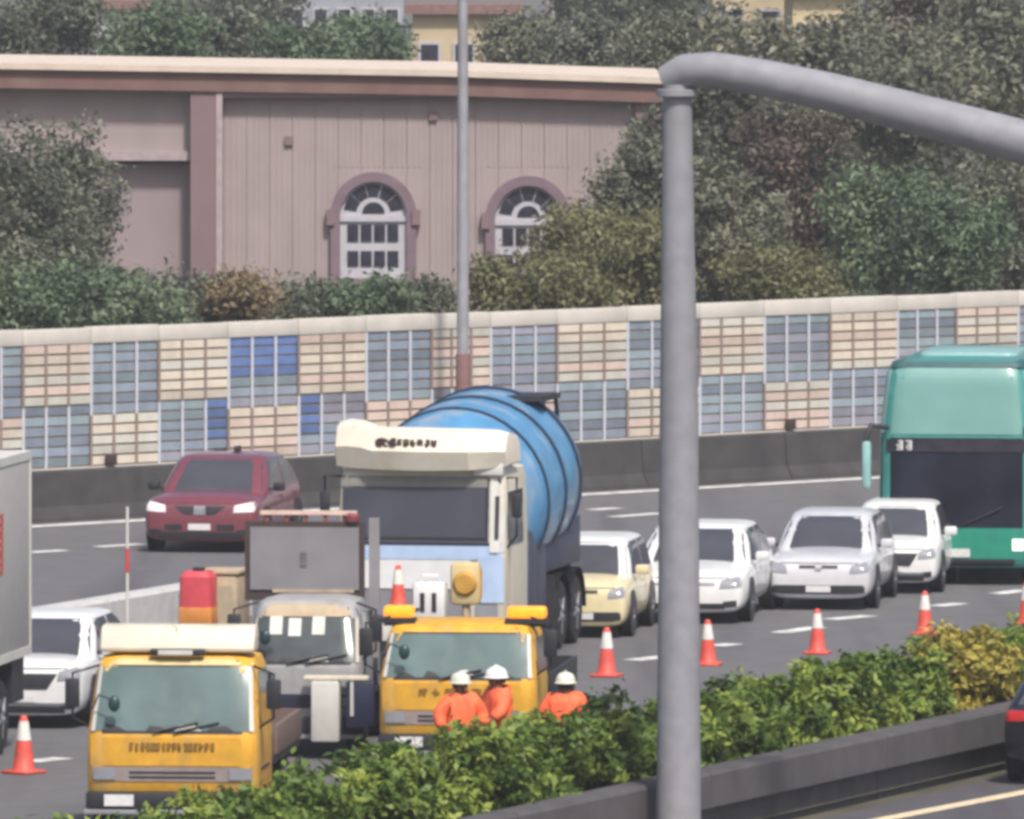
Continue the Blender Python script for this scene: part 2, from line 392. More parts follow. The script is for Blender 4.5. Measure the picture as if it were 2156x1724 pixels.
for a, b in (((60, 1165), (135, 1160)), ((205, 1153), (300, 1147)), ((1290, 1090), (1390, 1082)), ((1640, 1334), (1722, 1322)), ((1745, 1306), (1832, 1298)), ((1968, 1278), (2022, 1272)),
             ((2095, 1252), (2160, 1244)), ((1330, 1392), (1400, 1384)), ((60, 1606), (135, 1598)), ((1505, 1362), (1545, 1357)), ((1245, 1075), (1300, 1071))):
    stripe(G(*a), G(*b), .34)
a = Vector(G(1885, 1722)); b = Vector(G(2155, 1670)); d = (b-a).normalized()
stripe(a - d*14, b + d*14, .26, M_LINEY, 'edge_line')

# ------------------------------------------------------------------ near median barrier and hedge
def barrier(name, label, p0, dr, nr, t0, t1, seg, prof, m, cat='barrier'):
    root = empty(name, (0, 0, 0), 0, label, cat); t = t0
    while t < t1 - .01:
        bm = bmesh.new(); te = t + seg - .03
        A = [bm.verts.new((*(p0 + dr*t + nr*a), z)) for a, z in prof]; Bv = [bm.verts.new((*(p0 + dr*te + nr*a), z)) for a, z in prof]; n = len(prof)
        for k in range(n): bm.faces.new((A[k], A[(k+1) % n], Bv[(k+1) % n], Bv[k]))
        bm.faces.new(A[::-1]); bm.faces.new(Bv)
        obj('barrier_block', bm, m, root); t += seg
    return root
barrier('median_barrier', 'low grey concrete barrier along the front of the clipped hedge', B0, BD, BN, -30, 42, 6.0,
        [(.16, 0), (.16, .34), (.02, .38), (.02, .75), (.05, .79), (.40, .79), (.43, .75), (.43, 0)], M_CONC2)

HEDGE_LAB = ['leafy hedge shrub beyond the lower left corner, first of the row', 'leafy hedge shrub at the lower left corner of the picture', 'low leafy hedge shrub under the left half of the nearest yellow truck',
    'leafy hedge shrub hiding the bumper of the nearest yellow truck', 'leafy hedge shrub at the right corner of the nearest yellow truck', 'leafy hedge shrub below the gap between yellow truck and pale sign truck', 'leafy hedge shrub in front of the pale sign truck',
    'leafy hedge shrub just left of the leftmost worker', 'leafy hedge shrub in front of the leftmost and middle workers', 'leafy hedge shrub in front of the worker who stands apart', 'leafy hedge shrub between the right worker and the grey mast',
    'leafy hedge shrub directly left of the grey mast foot', 'leafy hedge shrub partly behind the grey mast', 'first leafy hedge shrub right of the grey mast', 'second leafy hedge shrub right of the grey mast', 'third leafy hedge shrub right of the grey mast',
    'green hedge shrub just before the yellow-leaved one', 'yellow-leaved shrub near the right end of the median hedge', 'green hedge shrub right of the yellow-leaved one, at the right edge', 'leafy hedge shrub just outside the right edge', 'leafy hedge shrub second outside the right edge', 'leafy hedge shrub farthest along the median on the right']
for k in range(22):
    t = -19.5 + k*1.75
    yellow = k == 17
    lob = [(*(B0 + BD*(t + dt) + BN*(1.05 + dn)), zz, r1, r1, r2) for dt, dn, zz, r1, r2 in
           [(random.uniform(.05, 1.7), random.uniform(-.35, .4), random.uniform(.50, 1.27), random.uniform(.22, .44), random.uniform(.22, .42)) for _ in range(17)]]
    c = B0 + BD*(t+.9) + BN*1.05
    root = empty('hedge_shrub', (c.x, c.y, .1), 0, HEDGE_LAB[k], 'shrub', 'shrubs of the median hedge')
    low = max(0., (4.5-k)*.07) - (.10 if k >= 15 or k in (8, 9, 10) else 0)
    lob = [(a-c.x, b-c.y, max(.25, z-.1-low), p, q, r) for a, b, z, p, q, r in lob]
    leaves('foliage', lob, 7800, .06, L_HEDGEY if yellow else L_HEDGE, root, .125, 100+k, .78, zmin=.0)
    bm = bmesh.new()
    for j in range(5):
        x_, y_ = lob[j][0], lob[j][1]
        tube(bm, [(x_*.4, y_*.4, -.02), (x_*.7, y_*.7, .4), (x_, y_, .8)], [.03, .022, .01], 6)
    obj('stem', bm, M_TRUNK, root, 60)

# ------------------------------------------------------------------ foreground mast with its arm
def mast():
    D = 116.6; X = PX(1429, D); s = F/D
    root = empty('gantry_mast', (X, D, 0), 0, 'thick grey steel mast with a heavy arm, closest to the camera', 'mast')
    zt = PZ(178, D)
    bm = bmesh.new(); tube(bm, [(0,0,0), (-.006,0,PZ(1724,D)), (0,0,PZ(900,D)), (-.02,0,zt)], [.27, 47/s, 41/s, 30/s], 28); pole = obj('pole', bm, M_GALV, root, 50)
    bm = bmesh.new(); lathe(bm, [(0, .5), (.03, .5), (.04, .3), (.3, .275)], Matrix(), 24); obj('base_flange', bm, M_GALV, root, 40)
    pts = []; rad = []
    for x, y, r in ((1400, 168, 30), (1440, 150, 36), (1500, 147, 38), (1600, 163, 39), (1750, 195, 41), (1900, 233, 43), (2050, 272, 45), (2200, 312, 47), (2600, 415, 50)):
        d = D - (x-1429)/s*.36
        pts.append((PX(x, d)-X, d-D, PZ(y, d))); rad.append(r/s)
    tubeo('arm', pts, rad, M_GALV, root, 28)
    bm = bmesh.new(); lathe(bm, [(zt-.14, .19), (zt-.13, .24), (zt-.06, .24), (zt-.05, .19)], Matrix.Translation((-.02, 0, 0)), 24); obj('collar', bm, M_GALV, root, 40)
mast()

# ------------------------------------------------------------------ far barrier, sound wall, lamp pole
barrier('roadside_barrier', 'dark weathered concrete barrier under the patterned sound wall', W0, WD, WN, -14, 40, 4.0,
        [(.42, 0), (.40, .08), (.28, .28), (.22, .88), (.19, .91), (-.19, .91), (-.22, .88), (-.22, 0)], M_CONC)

def sound_wall():
    Wang = math.degrees(math.atan2(WD.x, WD.y))
    th = 90 - Wang                       # wall runs along local +x
    root = bpy.data.objects.new('sound_wall', None); COL.objects.link(root)
    root.location = (W0.x, W0.y, 0); root.rotation_euler = (0, 0, math.atan2(WD.y, WD.x))
    tag(root, 'long sound wall of beige and blue-grey checkered slats', 'sound wall')
    # world x of frame column -> distance along the wall
    def along(px):
        k = (px - CX)/F; return (k*W0.y - W0.x)/(WD.x - k*WD.y)
    edges = [-430, -240, -95, 46, 189, 332, 478, 626, 768, 906, 1030, 1170, 1318, 1470, 1606, 1745, 1886, 2010, 2140, 2290, 2440]
    z0, z1 = .93, 3.40; cap = .29; rows = 12; rh = (z1-cap-z0)/rows
    slat_me = {}
    for i, (pa, pb) in enumerate(zip(edges, edges[1:])):
        ta, tb = along(pa), along(pb)
        bay = box('wall_bay', ta, tb, .02, .14, z0, z1-.02, M_GROOVE, root)
        box('bay_cap', ta+.01, tb-.01, -.035, .16, z1-cap+.01, z1+random.uniform(-.01,.02), M_CAP, bay, .012)
        blue_up = (i % 2 == 0)
        w = tb - ta
        for r in range(rows):
            blue = (r < 7) if blue_up else (r >= 6 and r < 12)
            if i == 6: blue = r < 7
            zt = z1 - cap - r*rh
            if blue:
                m = random.choice(M_BLU + [M_BLU[0]])
                if i == 6 and r < 4: m = M_NAV
            else: m = random.choice(M_BEI)
            o = box('slat', ta+.015, tb-.015, -.02 if not blue else .0, .03, zt-rh+.035, zt-.002, m, bay, 0)
        # mullions
        for q in range(3):
            tx = ta + w*q/3
            mw = .05
            top_b = blue_up
            za, zb = z0, z1-cap; zm = z1-cap-rh*(7 if blue_up else 6)
            mu = box('mullion', tx-mw/2, tx+mw/2, -.05, -.021, zm, zb, M_MULW if blue_up else M_MULB, bay)
            mu2 = box('mullion', tx-mw/2, tx+mw/2, -.05, -.021, za, zm-.005, M_MULB if blue_up else M_MULW, bay)
        if i in (5, 7):
            a = ta + w*(2/3 if i == 5 else 0) + .05; b = a + w/3 - .08
            for r in range(6, 10): box('slat', a, b, -.012, -.002, z1-cap-(r+1)*rh+.045, z1-cap-r*rh-.008, M_NAV, bay)
    for px in (225, 1655, 455):
        t = along(px); box('marker_box', t-.11, t+.11, -.16, -.052, .95, 1.14, mat('marker_dark', (.05, .03, .025), .6), root, .02)
    # sill between barrier and panels
    box('sill', along(-430), along(2440), -.06, .18, .88, .935, M_CAP, root)
sound_wall()

def lamp_pole():
    D = 188.6; X = PX(974, D)
    root = empty('lamp_pole', (X, D, 0), 0, 'slim tall grey lamp pole in front of the pink building', 'lamp pole')
    s = F/D
    tubeo('pole', [(0,0,0), (0,0,6), (.0,0,12.2)], [13.5/s, 12/s, 9/s], M_GALV2, root, 16)
    tubeo('arm', [(0,0,12.0), (.3,-.5,12.5), (.9,-1.6,12.7)], [.06, .05, .045], M_GALV2, root, 10)
    bm = bmesh.new(); bx(bm, .75, 1.05, -2.3, -1.5, 12.62, 12.75, .04); obj('lamp_head', bm, M_GALV2, root, 40)
    tubeo('painted_sleeve', [(0,0,PZ(790,D)-2.6), (0,0,PZ(745,D))], 15/s, mat('pole_rust', (.24, .13, .13), .8), root, 16)
lamp_pole()

# ------------------------------------------------------------------ pink building with arched windows
def building():
    D = 226.0; s = F/D
    X = lambda x: PX(x, D); Z = lambda y: PZ(y, D)
    root = empty('pink_building', (X(900), D, 0), 0, 'pale pink hall with arched windows and a brown fascia', 'building')
    ox = X(900)
    def B(name, xa, xb, ya, yb, za, zb, m, parent=root, bev=0): return box(name, X(xa)-ox, X(xb)-ox, ya, yb, Z(za), Z(zb), m, parent, bev)
    wall = box('wall', X(462)-ox, X(1395)-ox, 0, 14, 0, Z(178), M_PINK, root)
    # cladding sheets of the front
    xs = np.linspace(470, 1338, 19)
    for a, b in zip(xs, xs[1:]):
        o = box('cladding_panel', X(a)-ox+.005, X(b)-ox-.005, -.03, -.002, .3, Z(196), M_PINK, wall)
        ps = []
    # ribs of the cladding, one relief part
    bm = bmesh.new()
    for a in np.arange(474, 1336, 12.0):
        if (690 < a < 885) or (1022 < a < 1200): za = Z(352)
        else: za = .4
        bx(bm, X(a)-ox, X(a)-ox+.055, -.041, -.029, za, Z(198))
    o = obj('rib', bm, M_PINK, root); o['kind'] = 'stuff'
    # pilasters
    B('pilaster', 402, 464, -.35, 0, 862, 190, M_PINKD); B('pilaster', 1338, 1392, -.25, 0, 862, 196, M_PINKD)
    B('lit_edge_strip', 456, 469, -.37, -.3, 862, 192, M_COPE if False else mat('lit_edge_pink', (.40,.31,.32), .8), root)  # lighter strip paints in the sunlit right side of the pilaster
    # left wing: upper storey overhanging a lower recess
    lw = box('wing_wall', X(-300)-ox, X(401)-ox, .32, 13, 0, Z(345), mat('wing_lower_shaded', (.29, .225, .24), .8, var=.08, scale=.8, dirt=(.30,.26,.25), dscale=.6), root)  # wall coloured darker and purpler for the shade under the overhang
    B('wing_upper_storey', -300, 401, .1, 13, 338, 180, M_PINK); B('wing_cornice', -300, 401, -.12, .6, 338, 318, mat('cornice', (.37,.30,.32), .8))
    # fascia and coping follow the slightly falling roof line
    for nm, off, h, ya, m in (('fascia', 0, 40, -.42, M_FASC), ('coping', -13, 13, -.55, M_COPE)):
        bm = bmesh.new(); vs = []
        for x, y in ((-300, 140), (462, 152), (930, 160), (1398, 176)):
            y += off
            vs.append([bm.verts.new((X(x)-ox, yy, z)) for yy, z in ((ya, Z(y+h)), (ya, Z(y)), (14, Z(y)), (14, Z(y+h)))])
        for a, b in zip(vs, vs[1:]):
            for k in range(4): bm.faces.new((a[k], a[(k+1) % 4], b[(k+1) % 4], b[k]))
        bm.faces.new(vs[0][::-1]); bm.faces.new(vs[-1]); obj(nm, bm, m, root)
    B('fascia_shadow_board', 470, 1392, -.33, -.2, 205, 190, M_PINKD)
    for vx, vy in ((608, 296), (912, 244)):      # small dark fixing plates
        B('wall_vent', vx-9, vx+9, -.11, -.06, vy+9, vy-9, M_PINKD)
    # arched windows
    for cx, cy, lower in ((786, 452, 585), (1112, 460, 590)):
        Xc = X(cx)-ox; zs = Z(cy); ro = 90/s; ri = 70/s; zb = Z(lower)
        bm = bmesh.new(); prev = None; N = 20
        path = [(-1, zb)] + [(None, R(180 - 180*k/N)) for k in range(N+1)] + [(1, zb)]
        ring = []
        for c, v in path:
            if c is None: ring.append(((Xc + ri*math.cos(v), zs + ri*math.sin(v)), (Xc + ro*math.cos(v), zs + ro*math.sin(v))))
            else: ring.append(((Xc + c*ri, v), (Xc + c*ro, v)))
        V4 = [[bm.verts.new((p[0], yy, p[1])) for p, yy in ((a, -.20), (b, -.20), (b, -.04), (a, -.04))] for a, b in ring]
        for a, b in zip(V4, V4[1:]):
            for k in range(4): bm.faces.new((a[k], a[(k+1) % 4], b[(k+1) % 4], b[k]))
        bm.faces.new(V4[0]); bm.faces.new(V4[-1][::-1])
        win = obj('window', bm, M_TRIM, root)
        for sgn in (-1, 1): box('springer_block', Xc+sgn*ro-.09, Xc+sgn*ro+.09, -.26, -.06, zs-.22, zs+.12, M_PINKD, win)
        # backing glass: fan light + two rows
        bm = bmesh.new(); top = [bm.verts.new((Xc + ri*math.cos(R(180*k/N)), -.066, zs + ri*math.sin(R(180*k/N)))) for k in range(N+1)]
        bm.faces.new(top + [bm.verts.new((Xc-ri, -.066, zb)), bm.verts.new((Xc+ri, -.066, zb))]); obj('frame_board', bm, M_WINW, win)
        for k in range(5):                      # fan panes
            a0, a1 = R(12 + 33*k - 3), R(12 + 33*k + 27)
            bm = bmesh.new(); r1, r2 = ri*.52, ri*.9
            pts = [(r1, a0), (r2, a0), (r2, (a0+a1)/2), (r2, a1), (r1, a1), (r1, (a0+a1)/2)]
            f = bm.faces.new([bm.verts.new((Xc + r*math.cos(t), -.085, zs + .02 + r*math.sin(t))) for r, t in pts])
            obj('pane', bm, M_WINP, win)
        bm = bmesh.new(); bm.faces.new([bm.verts.new((Xc + ri*.34*math.cos(R(180*k/10)), -.085, zs + .03 + ri*.34*math.sin(R(180*k/10)))) for k in range(11)]); obj('pane', bm, M_WINP, win)
        for (ya, yb) in ((472, 490), (490, 508), (528, 560)):
            for q in range(4):
                xa = Xc - ri*.78 + q*ri*.4; box('pane', xa, xa + ri*.33, -.095, -.07, Z(yb+(cy-452)), Z(ya+(cy-452)), M_WINP, win)
        box('transom', Xc-ri, Xc+ri, -.12, -.07, Z(cy+14), Z(cy+3), M_WINW, win)
        box('sill', Xc-ro*1.05, Xc+ro*1.05, -.3, -.04, zb-.12, zb, M_TRIM, win)
building()

# ------------------------------------------------------------------ houses and blocks far behind
def house(name, label, xa, xb, ytop, D, m, rows, cols, depth=9, roof=None):
    s = F/D; X0 = PX(xa, D); X1 = PX(xb, D); zt = PZ(ytop, D)
    root = empty(name, ((X0+X1)/2, D, 0), 0, label, 'building'); w = (X1-X0)/2
    box('wall', -w, w, 0, depth, 0, zt, m, root)
    box('roof_slab', -w-.25, w+.25, -.3, depth+.2, zt+.003, zt+.28, roof or M_FROOF, root)
    if rows:
        for r in range(rows):
            for c in range(cols):
                x = -w + (c+.5)*2*w/cols; z = zt - .9 - r*2.6; hw = min(.55, w/cols*.5)
                f = box('window', x-hw-.08, x+hw+.08, -.07, -.002, z-1.0, z+.1, M_WINW, root)
                box('pane', x-hw, x+hw, -.09, -.072, z-.92, z+.02, M_WINP, f)
                box('sill', x-hw-.15, x+hw+.15, -.2, -.073, z-1.12, z-1.002, m, f)
    return root
house('far_house', 'tan house behind the pink roof, left of the lamp pole top', 868, 1085, 30, 300, M_FTAN, 2, 3)
house('far_house', 'tan flat-roofed house seen above the bend of the grey mast arm', 1500, 1660, -40, 300, M_FTAN, 2, 2)
house('far_house', 'yellowish house with a dark opening beside the trees at the top', 1668, 1800, -10, 290, mat('far_yellow_wall', (.58,.48,.30), .85), 2, 2)
house('far_block', 'grey blue apartment block far behind the pink roof', 600, 850, -160, 420, M_FGREY, 4, 5)
house('far_block', 'pale grey block at the top left beyond the roof', 190, 320, 20, 320, mat('far_pale', (.42,.42,.42), .85), 2, 2)
house('far_block', 'brownish block beyond the roof right of the lamp pole', 1150, 1420, -60, 380, mat('far_brown', (.33,.29,.28), .85), 3, 4)

# ------------------------------------------------------------------ trees
tl = [
 ('broad_tree', 'grey-green tree at the left edge beside the pink wing', 30, 455, 206, 240, 300, L_TREE, 11000, 'tree'),
 ('broad_tree', 'loose small tree reaching up the left wing of the pink building', 150, 420, 209, 120, 200, L_TREE, 3800, 'tree'),
 ('wall_bush', 'dark green bush at the left edge just above the sound wall', 60, 640, 203, 150, 95, L_GREEN, 4200, 'bush'),
 ('wall_bush', 'dark bush behind the sound wall below the left wing', 255, 640, 203, 150, 105, L_GREEN, 4200, 'bush'),
 ('wall_bush', 'grey-green bush in front of the brown pilaster base', 405, 635, 205, 105, 85, L_TREE, 3200, 'bush'),
 ('wall_bush', 'dry yellowish bush right of the brown pilaster', 508, 630, 204, 70, 68, L_DRY, 1800, 'bush'),
 ('wall_bush', 'dark bush just left of the first arched window', 640, 650, 206, 75, 70, L_TREE, 2000, 'bush'),
 ('wall_bush', 'dark green bush under the first arched window', 775, 640, 206, 105, 68, L_GREEN, 3000, 'bush'),
 ('wall_bush', 'dark bush between the arched window and the lamp pole', 900, 645, 207, 75, 68, L_TREE, 2200, 'bush'),
 ('olive_bush', 'olive bush right of the lamp pole, low against the sound wall', 1090, 610, 206, 125, 92, L_OLIVE, 4200, 'bush'),
 ('olive_tree', 'olive tree hiding the lower part of the second arched window', 1255, 545, 212, 150, 150, L_OLIVE, 5600, 'tree'),
 ('olive_tree', 'dark olive tree left of the grey mast', 1350, 430, 214, 125, 175, L_DARK, 5600, 'tree'),
 ('olive_tree', 'shaggy olive tree filling the corner between second arched window and mast', 1330, 560, 210, 150, 140, L_OLIVE, 5600, 'tree'),
 ('olive_bush', 'low olive bush directly under the second arched window', 1185, 615, 205, 110, 75, L_OLIVE, 3600, 'bush'),
 ('olive_tree', 'ragged dark tree climbing the right end of the pink building', 1400, 330, 216, 100, 150, L_TREE, 4400, 'tree'),
 ('slope_tree', 'dark tree right behind the grey mast', 1545, 470, 215, 150, 230, L_DARK, 7000, 'tree'),
 ('slope_tree', 'olive bush above the wall right of the mast', 1640, 585, 209, 150, 90, L_OLIVE, 4200, 'bush'),
 ('slope_tree', 'reddish-brown tinged tree under the mast arm', 1690, 380, 224, 150, 190, leaf_mat('leaf_reddish', (.05,.04,.035), (.10,.08,.062), (.18,.13,.11)), 6500, 'tree'),
 ('slope_tree', 'green tree in the middle of the right slope', 1860, 480, 216, 160, 190, L_GREEN, 8000, 'tree'),
 ('slope_tree', 'green tree above the bus roof', 2010, 520, 214, 130, 150, L_GREEN, 6000, 'tree'),
 ('slope_tree', 'dark tree at the right edge above the bus', 2150, 480, 222, 150, 230, L_DARK, 7000, 'tree'),
 ('slope_tree', 'tall dark tree behind the mast arm', 1900, 210, 238, 190, 200, L_DARK, 8000, 'tree'),
 ('slope_tree', 'tall dark tree at the top right corner', 2120, 130, 242, 200, 260, L_DARK, 8500, 'tree'),
 ('slope_tree', 'dark tall tree above the mast arm near the tan house', 1760, 130, 246, 130, 130, L_DARK, 5000, 'tree'),
 ('slope_tree', 'dark tree behind the top of the grey mast', 1500, 240, 240, 130, 170, L_DARK, 6000, 'tree'),
 ('slope_tree', 'brownish tree at the top between tan house and right corner', 1960, 10, 255, 170, 130, leaf_mat('leaf_brownish', (.05,.045,.04), (.105,.09,.075), (.18,.155,.13)), 6000, 'tree'),
 ('far_tree', 'dark green tree rising behind the left roof', 330, 80, 262, 130, 95, L_GREEN, 4200, 'tree'),
 ('far_tree', 'bluish green tree behind the roof above the pilaster', 480, 90, 275, 110, 95, L_TREE, 3600, 'tree'),
 ('far_tree', 'green tree in front of the grey blue block', 640, 110, 270, 115, 75, L_GREEN, 3600, 'tree'),
 ('far_tree', 'dark green tree left of the tan house', 780, 100, 280, 100, 80, L_GREEN, 3200, 'tree'),
 ('far_tree', 'grey tree right of the tan house behind the roof', 1100, 95, 285, 95, 75, L_DARK, 3200, 'tree'),
 ('far_tree', 'grey-green tree behind the right end of the roof', 1260, 110, 272, 120, 80, L_TREE, 3600, 'tree'),
 ('far_tree', 'dark tree behind the corner of the roof and the mast', 1400, 100, 268, 110, 100, L_DARK, 3600, 'tree'),
 ('far_tree', 'grey tree at the top left corner behind the building', 90, 60, 270, 150, 120, L_TREE, 4200, 'tree'),
 ('far_tree', 'hazy tree far behind the pink building on the left', 480, 10, 350, 190, 130, L_TREE, 4200, 'tree'),
 ('far_tree', 'hazy tree far behind between the tan houses', 1300, 0, 340, 190, 130, L_TREE, 4200, 'tree'),
]
for k, (nm, lab, x, y, D, rx, rz, m, n, cat) in enumerate(tl):
    tree(nm, lab, x, y, D, rx, rz, m, int(n*1.6), .072*(D/210), 300+k, cat, group={'far_tree': 'trees behind the pink building', 'slope_tree': 'trees on the right slope', 'wall_bush': 'bushes behind the sound wall'}.get(nm), clump=.34*D/210, nl=14, shell=.35)
# ground cover that closes the gaps on the wooded slope
fl = []
for k in range(90):
    x = random.uniform(1440, 2350); D = random.uniform(226, 262); fl.append((PX(x, D), D, random.uniform(.2, 8.2), random.uniform(.8, 1.3), .8, random.uniform(.6, 1.0)))
for k in range(60):
    x = random.uniform(-120, 1420); D = random.uniform(204, 214); fl.append((PX(x, D), D, random.uniform(.1, 1.5), .8, .6, .5))
o = leaves('undergrowth', fl, 42000, .12, L_DARK, None, .4, 900, .2, zmin=.05); tag(o, 'tangled undergrowth filling the slope behind the sound wall', 'undergrowth', None, 'stuff')

# ------------------------------------------------------------------ passenger cars
def car(name, label, group, front, th, L, W, Ht, paint, cat='car', ws=(.25, .44), rf=(.80, .97), belt=None, nose=.66, style=0, lamp=M_LAMP, cabm=None):
    root = empty(name, (*front, .018), th, label, cat, group)
    k = Ht/1.47; hw = W/2
    st = [(-.004, .60, .30, nose-.26, nose-.22), (0, .84, .205, nose-.10, nose-.05), (.009, .945, .175, nose-.02, nose+.03), (.045, .99, .17, nose+.07, nose+.13), (.13, 1, .18, nose+.11, nose+.19),
          (ws[0], 1, .19, .86, .94), (.45, 1, .19, .90, .96), (.72, 1, .19, .93, .99), (.88, .985, .20, .95, 1.02), (.965, .94, .26, .93, 1.0), (1, .80, .36, .80, .86)]
    bm = bmesh.new(); rings = []
    for f, w, zl, zs, zt in st:
        y = f*L; w *= hw; zl *= k; zs *= k; zt *= k
        half = [(w*.55, zl), (w*.93, zl+.02), (w*.995, zl+(zs-zl)*.35), (w, zl+(zs-zl)*.65), (w*.975, zs-.03), (w*.90, zs+.02), (w*.60, zt), (w*.25, zt+.012*k)]
        rings.append([(x, y, z) for x, z in half] + [(-x, y, z) for x, z in half[::-1]])
    loft(bm, rings)
    bmesh.ops.recalc_face_normals(bm, faces=bm.faces[:])
    me = bpy.data.meshes.new('tmp'); bm.to_mesh(me); bm.free()
    t = bpy.data.objects.new('tmp', me); COL.objects.link(t); md = t.modifiers.new('s', 'SUBSURF'); md.levels = 2; md.render_levels = 2
    dg = bpy.context.evaluated_depsgraph_get(); me2 = bpy.data.meshes.new_from_object(t.evaluated_get(dg))
    bpy.data.objects.remove(t); body = link('body', me2, paint, root, 60); bv = bvh_of(body)
    # cabin
    zb = .90*k; b = belt or .86
    y0, y1, y2, y3 = ws[0]*L, ws[1]*L, rf[0]*L, rf[1]*L
    rr = [rring(zb-.10, y0-.10, y3+.02, hw*.93, .22), rring(zb+.02, y0+.0, y3-.02, hw*.925, .22), rring(zb+(Ht-zb)*.5, y0+(y1-y0)*.5, y3-(y3-y2)*.42, hw*.855, .22),
          rring(Ht-.09, y1-.06, y2+.06, hw*.775, .22), rring(Ht-.035, y1+.08, y2-.06, hw*.72, .22), rring(Ht-.008, y1+.24, y2-.22, hw*.60, .2), rring(Ht, y1+.42, y2-.4, hw*.42, .15)]
    bm = bmesh.new(); loft(bm, rr); cab = obj('cabin', bm, cabm or paint, root, 40); cv = bvh_of(cab)
    zt = Ht-.075
    patch('windscreen', cv, ((-hw*.86, zb+.03), (hw*.86, zb+.03), (hw*.71, zt), (-hw*.71, zt)), M_GLASS, root, 'front', .01)
    patch('rear_window', cv, ((-hw*.74, zb+.08), (hw*.74, zb+.08), (hw*.62, zt-.03), (-hw*.62, zt-.03)), M_GLASS, root, 'back', .01)
    ym = (y1+y2)/2
    for ax in ('right', 'left'):
        patch('side_window', cv, ((y0+.28, zb+.05), (ym-.05, zb+.05), (ym-.05, zt), (y1+.06, zt)), M_GLASS, root, ax, .01)
        patch('side_window', cv, ((ym+.05, zb+.05), (y3-.42, zb+.05), (y2-.05, zt), (ym+.05, zt)), M_GLASS, root, ax, .01)
    # shut lines, cowl, sills
    patch('cowl', cv, ((-hw*.88, zb-.035), (hw*.88, zb-.035), (hw*.87, zb+.025), (-hw*.87, zb+.025)), M_DARK, root, 'front', .008, 8, 1)
    for ax in ('right', 'left'):
        for ys in (y0+.12, ym, y3-.62): patch('door_gap', bv, rect(ys-.009, ys+.009, .30*k, .86*k), M_DARK, root, ax, .003, 1, 4, .006)
        patch('sill', bv, rect(.28*L, .72*L, .20*k, .28*k), M_DARK, root, ax, .004, 6, 1)
    patch('hood_gap', bv, rect(-hw*.72, hw*.72, nose*k+.035, nose*k+.05), M_DARK, root, 'front', .003, 10, 1, .006)
    # front
    n = nose*k
    for s in (-1, 1):
        q = ((s*hw*.58, n-.11), (s*hw*.93, n-.09), (s*hw*.95, n+.08), (s*hw*.60, n+.01))
        patch('headlight', bv, q if s > 0 else (q[1], q[0], q[3], q[2]), lamp, root, 'front', .012, th=.05)
        q = ((s*hw*.62, .26*k), (s*hw*.86, .28*k), (s*hw*.86, .38*k), (s*hw*.64, .36*k))
        patch('fog_lamp', bv, q if s > 0 else (q[1], q[0], q[3], q[2]), M_DARK, root, 'front', .01, th=.03)
        q = ((s*hw*.55, .80*k), (s*hw*.9, .78*k), (s*hw*.9, .92*k), (s*hw*.55, .92*k))
        patch('tail_light', bv, q if s > 0 else (q[1], q[0], q[3], q[2]), mat('tail_red', (.45,.02,.02), .25), root, 'back', .012, th=.04)
    if style == 1:     # V grille
        for s in (-1, 1):
            q = ((s*hw*.12, n-.14), (s*hw*.26, n-.14), (s*hw*.44, n+.0), (s*hw*.10, n+.0))
            patch('grille', bv, q if s > 0 else (q[1], q[0], q[3], q[2]), M_DARK, root, 'front', .012)
        patch('grille_chrome', bv, rect(-hw*.10, hw*.10, n-.15, n+.0), M_RIM, root, 'front', .016)
        patch('lower_grille', bv, rect(-hw*.72, hw*.72, .23*k, .33*k), M_DARK, root, 'front', .01)
        patch('bumper_mouth', bv, rect(-hw*.60, -hw*.3, .36*k, .45*k), M_DARK, root, 'front', .012); patch('bumper_mouth', bv, rect(hw*.3, hw*.6, .36*k, .45*k), M_DARK, root, 'front', .012)
        patch('plate', bv, rect(-.19, .19, .36*k, .46*k), M_PLATE, root, 'front', .022)
    elif style == 2:   # thin upper slot, broad mouth
        patch('grille', bv, rect(-hw*.36, hw*.36, n-.03, n+.015), M_DARK, root, 'front', .012)
        patch('badge', bv, rect(-.05, .05, n-.06, n+.03), M_RIM, root, 'front', .022)
        patch('lower_grille', bv, ((-hw*.70, .26*k), (hw*.70, .26*k), (hw*.84, .40*k), (-hw*.84, .40*k)), M_DARK, root, 'front', .012)
        patch('plate', bv, rect(-.19, .19, .29*k, .39*k), M_PLATE, root, 'front', .024)
    elif style == 3:   # large dark grille
        patch('grille', bv, ((-hw*.42, n-.22), (hw*.42, n-.22), (hw*.58, n-.02), (-hw*.58, n-.02)), M_DARK, root, 'front', .012)
        patch('lower_grille', bv, rect(-hw*.7, hw*.7, .22*k, .31*k), M_DARK, root, 'front', .012)
        patch('bumper_bar', bv, rect(-hw*.7, hw*.7, .325*k, .36*k), M_RIM, root, 'front', .016)
        patch('plate', bv, rect(-.19, .19, .37*k, .46*k), M_PLATE, root, 'front', .024)
    else:
        patch('grille', bv, rect(-hw*.5, hw*.5, n-.06, n-.01), M_RIM, root, 'front', .012)
        patch('lower_grille', bv, rect(-hw*.66, hw*.66, .24*k, .33*k), M_DARK, root, 'front', .012)
        patch('plate', bv, rect(-.19, .19, .36*k, .46*k), M_PLATE, root, 'front', .02)
    patch('rear_plate', bv, rect(-.19, .19, .62*k, .74*k), M_PLATE, root, 'back', .02)
